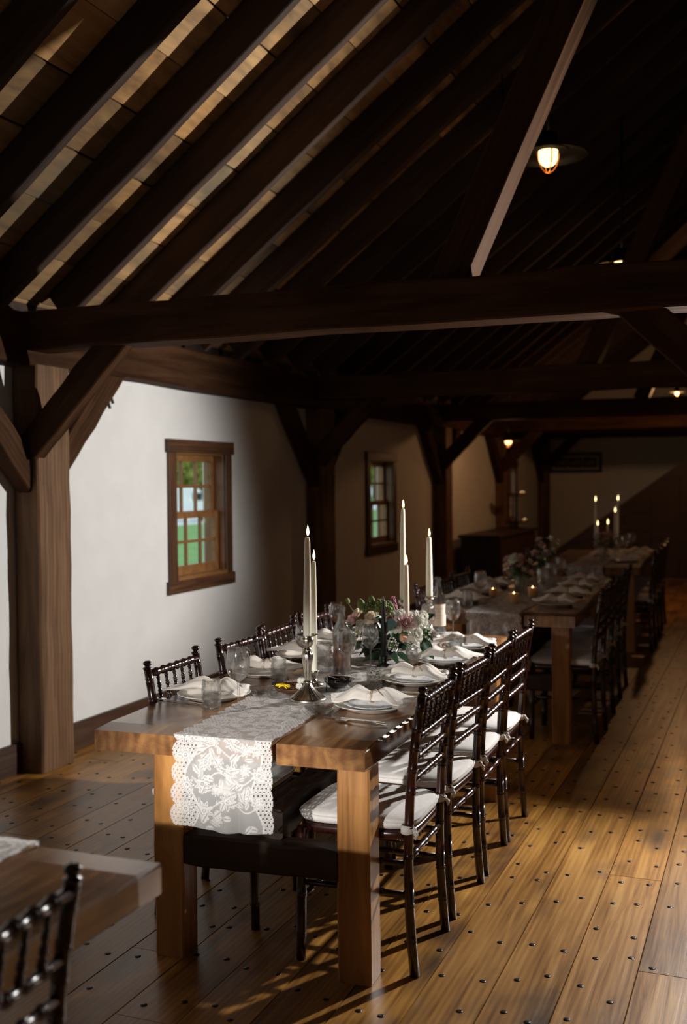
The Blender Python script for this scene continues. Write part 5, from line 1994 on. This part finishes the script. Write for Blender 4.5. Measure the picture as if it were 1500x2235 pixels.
def patch(az_f, el0, el1, r0, n=14, m=12):
    rows_o, rows_i = [], []
    for i in range(n + 1):
        el = el0 + (el1 - el0) * i / n
        a0, a1 = az_f(el)
        rows_o.append([sdir(a0 + (a1 - a0) * j / m, el) * (r0 + 0.003) for j in range(m + 1)])
        rows_i.append([sdir(a0 + (a1 - a0) * j / m, el) * r0 for j in range(m + 1)])
    mb = MB()
    mb.quad_grid(rows_o)
    mb.quad_grid(rows_i)
    return mb


def edge_az(el):
    return 163 + (el * 1.0 if el > 0 else el * 0.55)


patch(lambda el: (edge_az(el) - 95, edge_az(el)), -60, 62, 0.22).build('added_flap', 'frame', fs, recalc=False, merge=False)  # added flap, cuts the key beam off the farther wall and roof
def low_edge(az):
    return max(-50, -46 + (230 - az) * 0.42)


rows_a, rows_b = [], []
for k in range(25):
    az = 125 + 175 * k / 24
    rows_a.append([sdir(az, -88 + (low_edge(az) + 88) * q / 8) * 0.225 for q in range(9)])
    rows_b.append([sdir(az, -88 + (low_edge(az) + 88) * q / 8) * 0.228 for q in range(9)])
mb = MB()
mb.quad_grid(rows_a)
mb.quad_grid(rows_b)
mb.build('added_flap', 'frame', fs, recalc=False, merge=False)  # added lower flap, shades the floor below the key and the second table
MB().tube([tuple(sdir(46, 8) * 0.06), tuple(sdir(46, 8) * 0.24)], [0.05, 0.045], 16).build('flash_head', 'frame', fs)
q = sdir(46, 8) * 0.15
MB().tube([(q.x, q.y, q.z - 0.03), (q.x, q.y, -KEY.z + 0.28)], 0.014, 10).build('pole', 'iron', fs)
for k in range(3):
    a = 2 * PI * k / 3 + 0.3
    MB().tube([(q.x, q.y, -KEY.z + 0.45), (q.x + 0.38 * math.cos(a), q.y + 0.38 * math.sin(a), -KEY.z + 0.012)], 0.010, 8).build('leg', 'iron', fs)

fr = thing('unseen_flash_stand', 'photographer\'s small light with a flag, behind the picture on the left', 'flash', REAR, 0)
patch(lambda el: (60, 130), -50, -16.3, 0.60).build('added_flap', 'frame', fr, recalc=False, merge=False)  # added flap, keeps the rear beam off the lower legs and foreground tabletop
MB().tube([(0.0, -0.06, 0.01), (0.0, -0.22, 0.02)], [0.04, 0.035], 14).build('flash_head', 'frame', fr)
MB().tube([(0.0, -0.15, 0.0), (0.0, -0.15, TZ - REAR.z + 0.012)], 0.012, 10).build('pole', 'iron', fr)
MB().lathe([(0.0, 0.012), (0.10, 0.010), (0.11, 0.0), (0.0, 0.0)], 24, (0, -0.15, TZ - REAR.z + 0.001)).build('base', 'iron', fr)
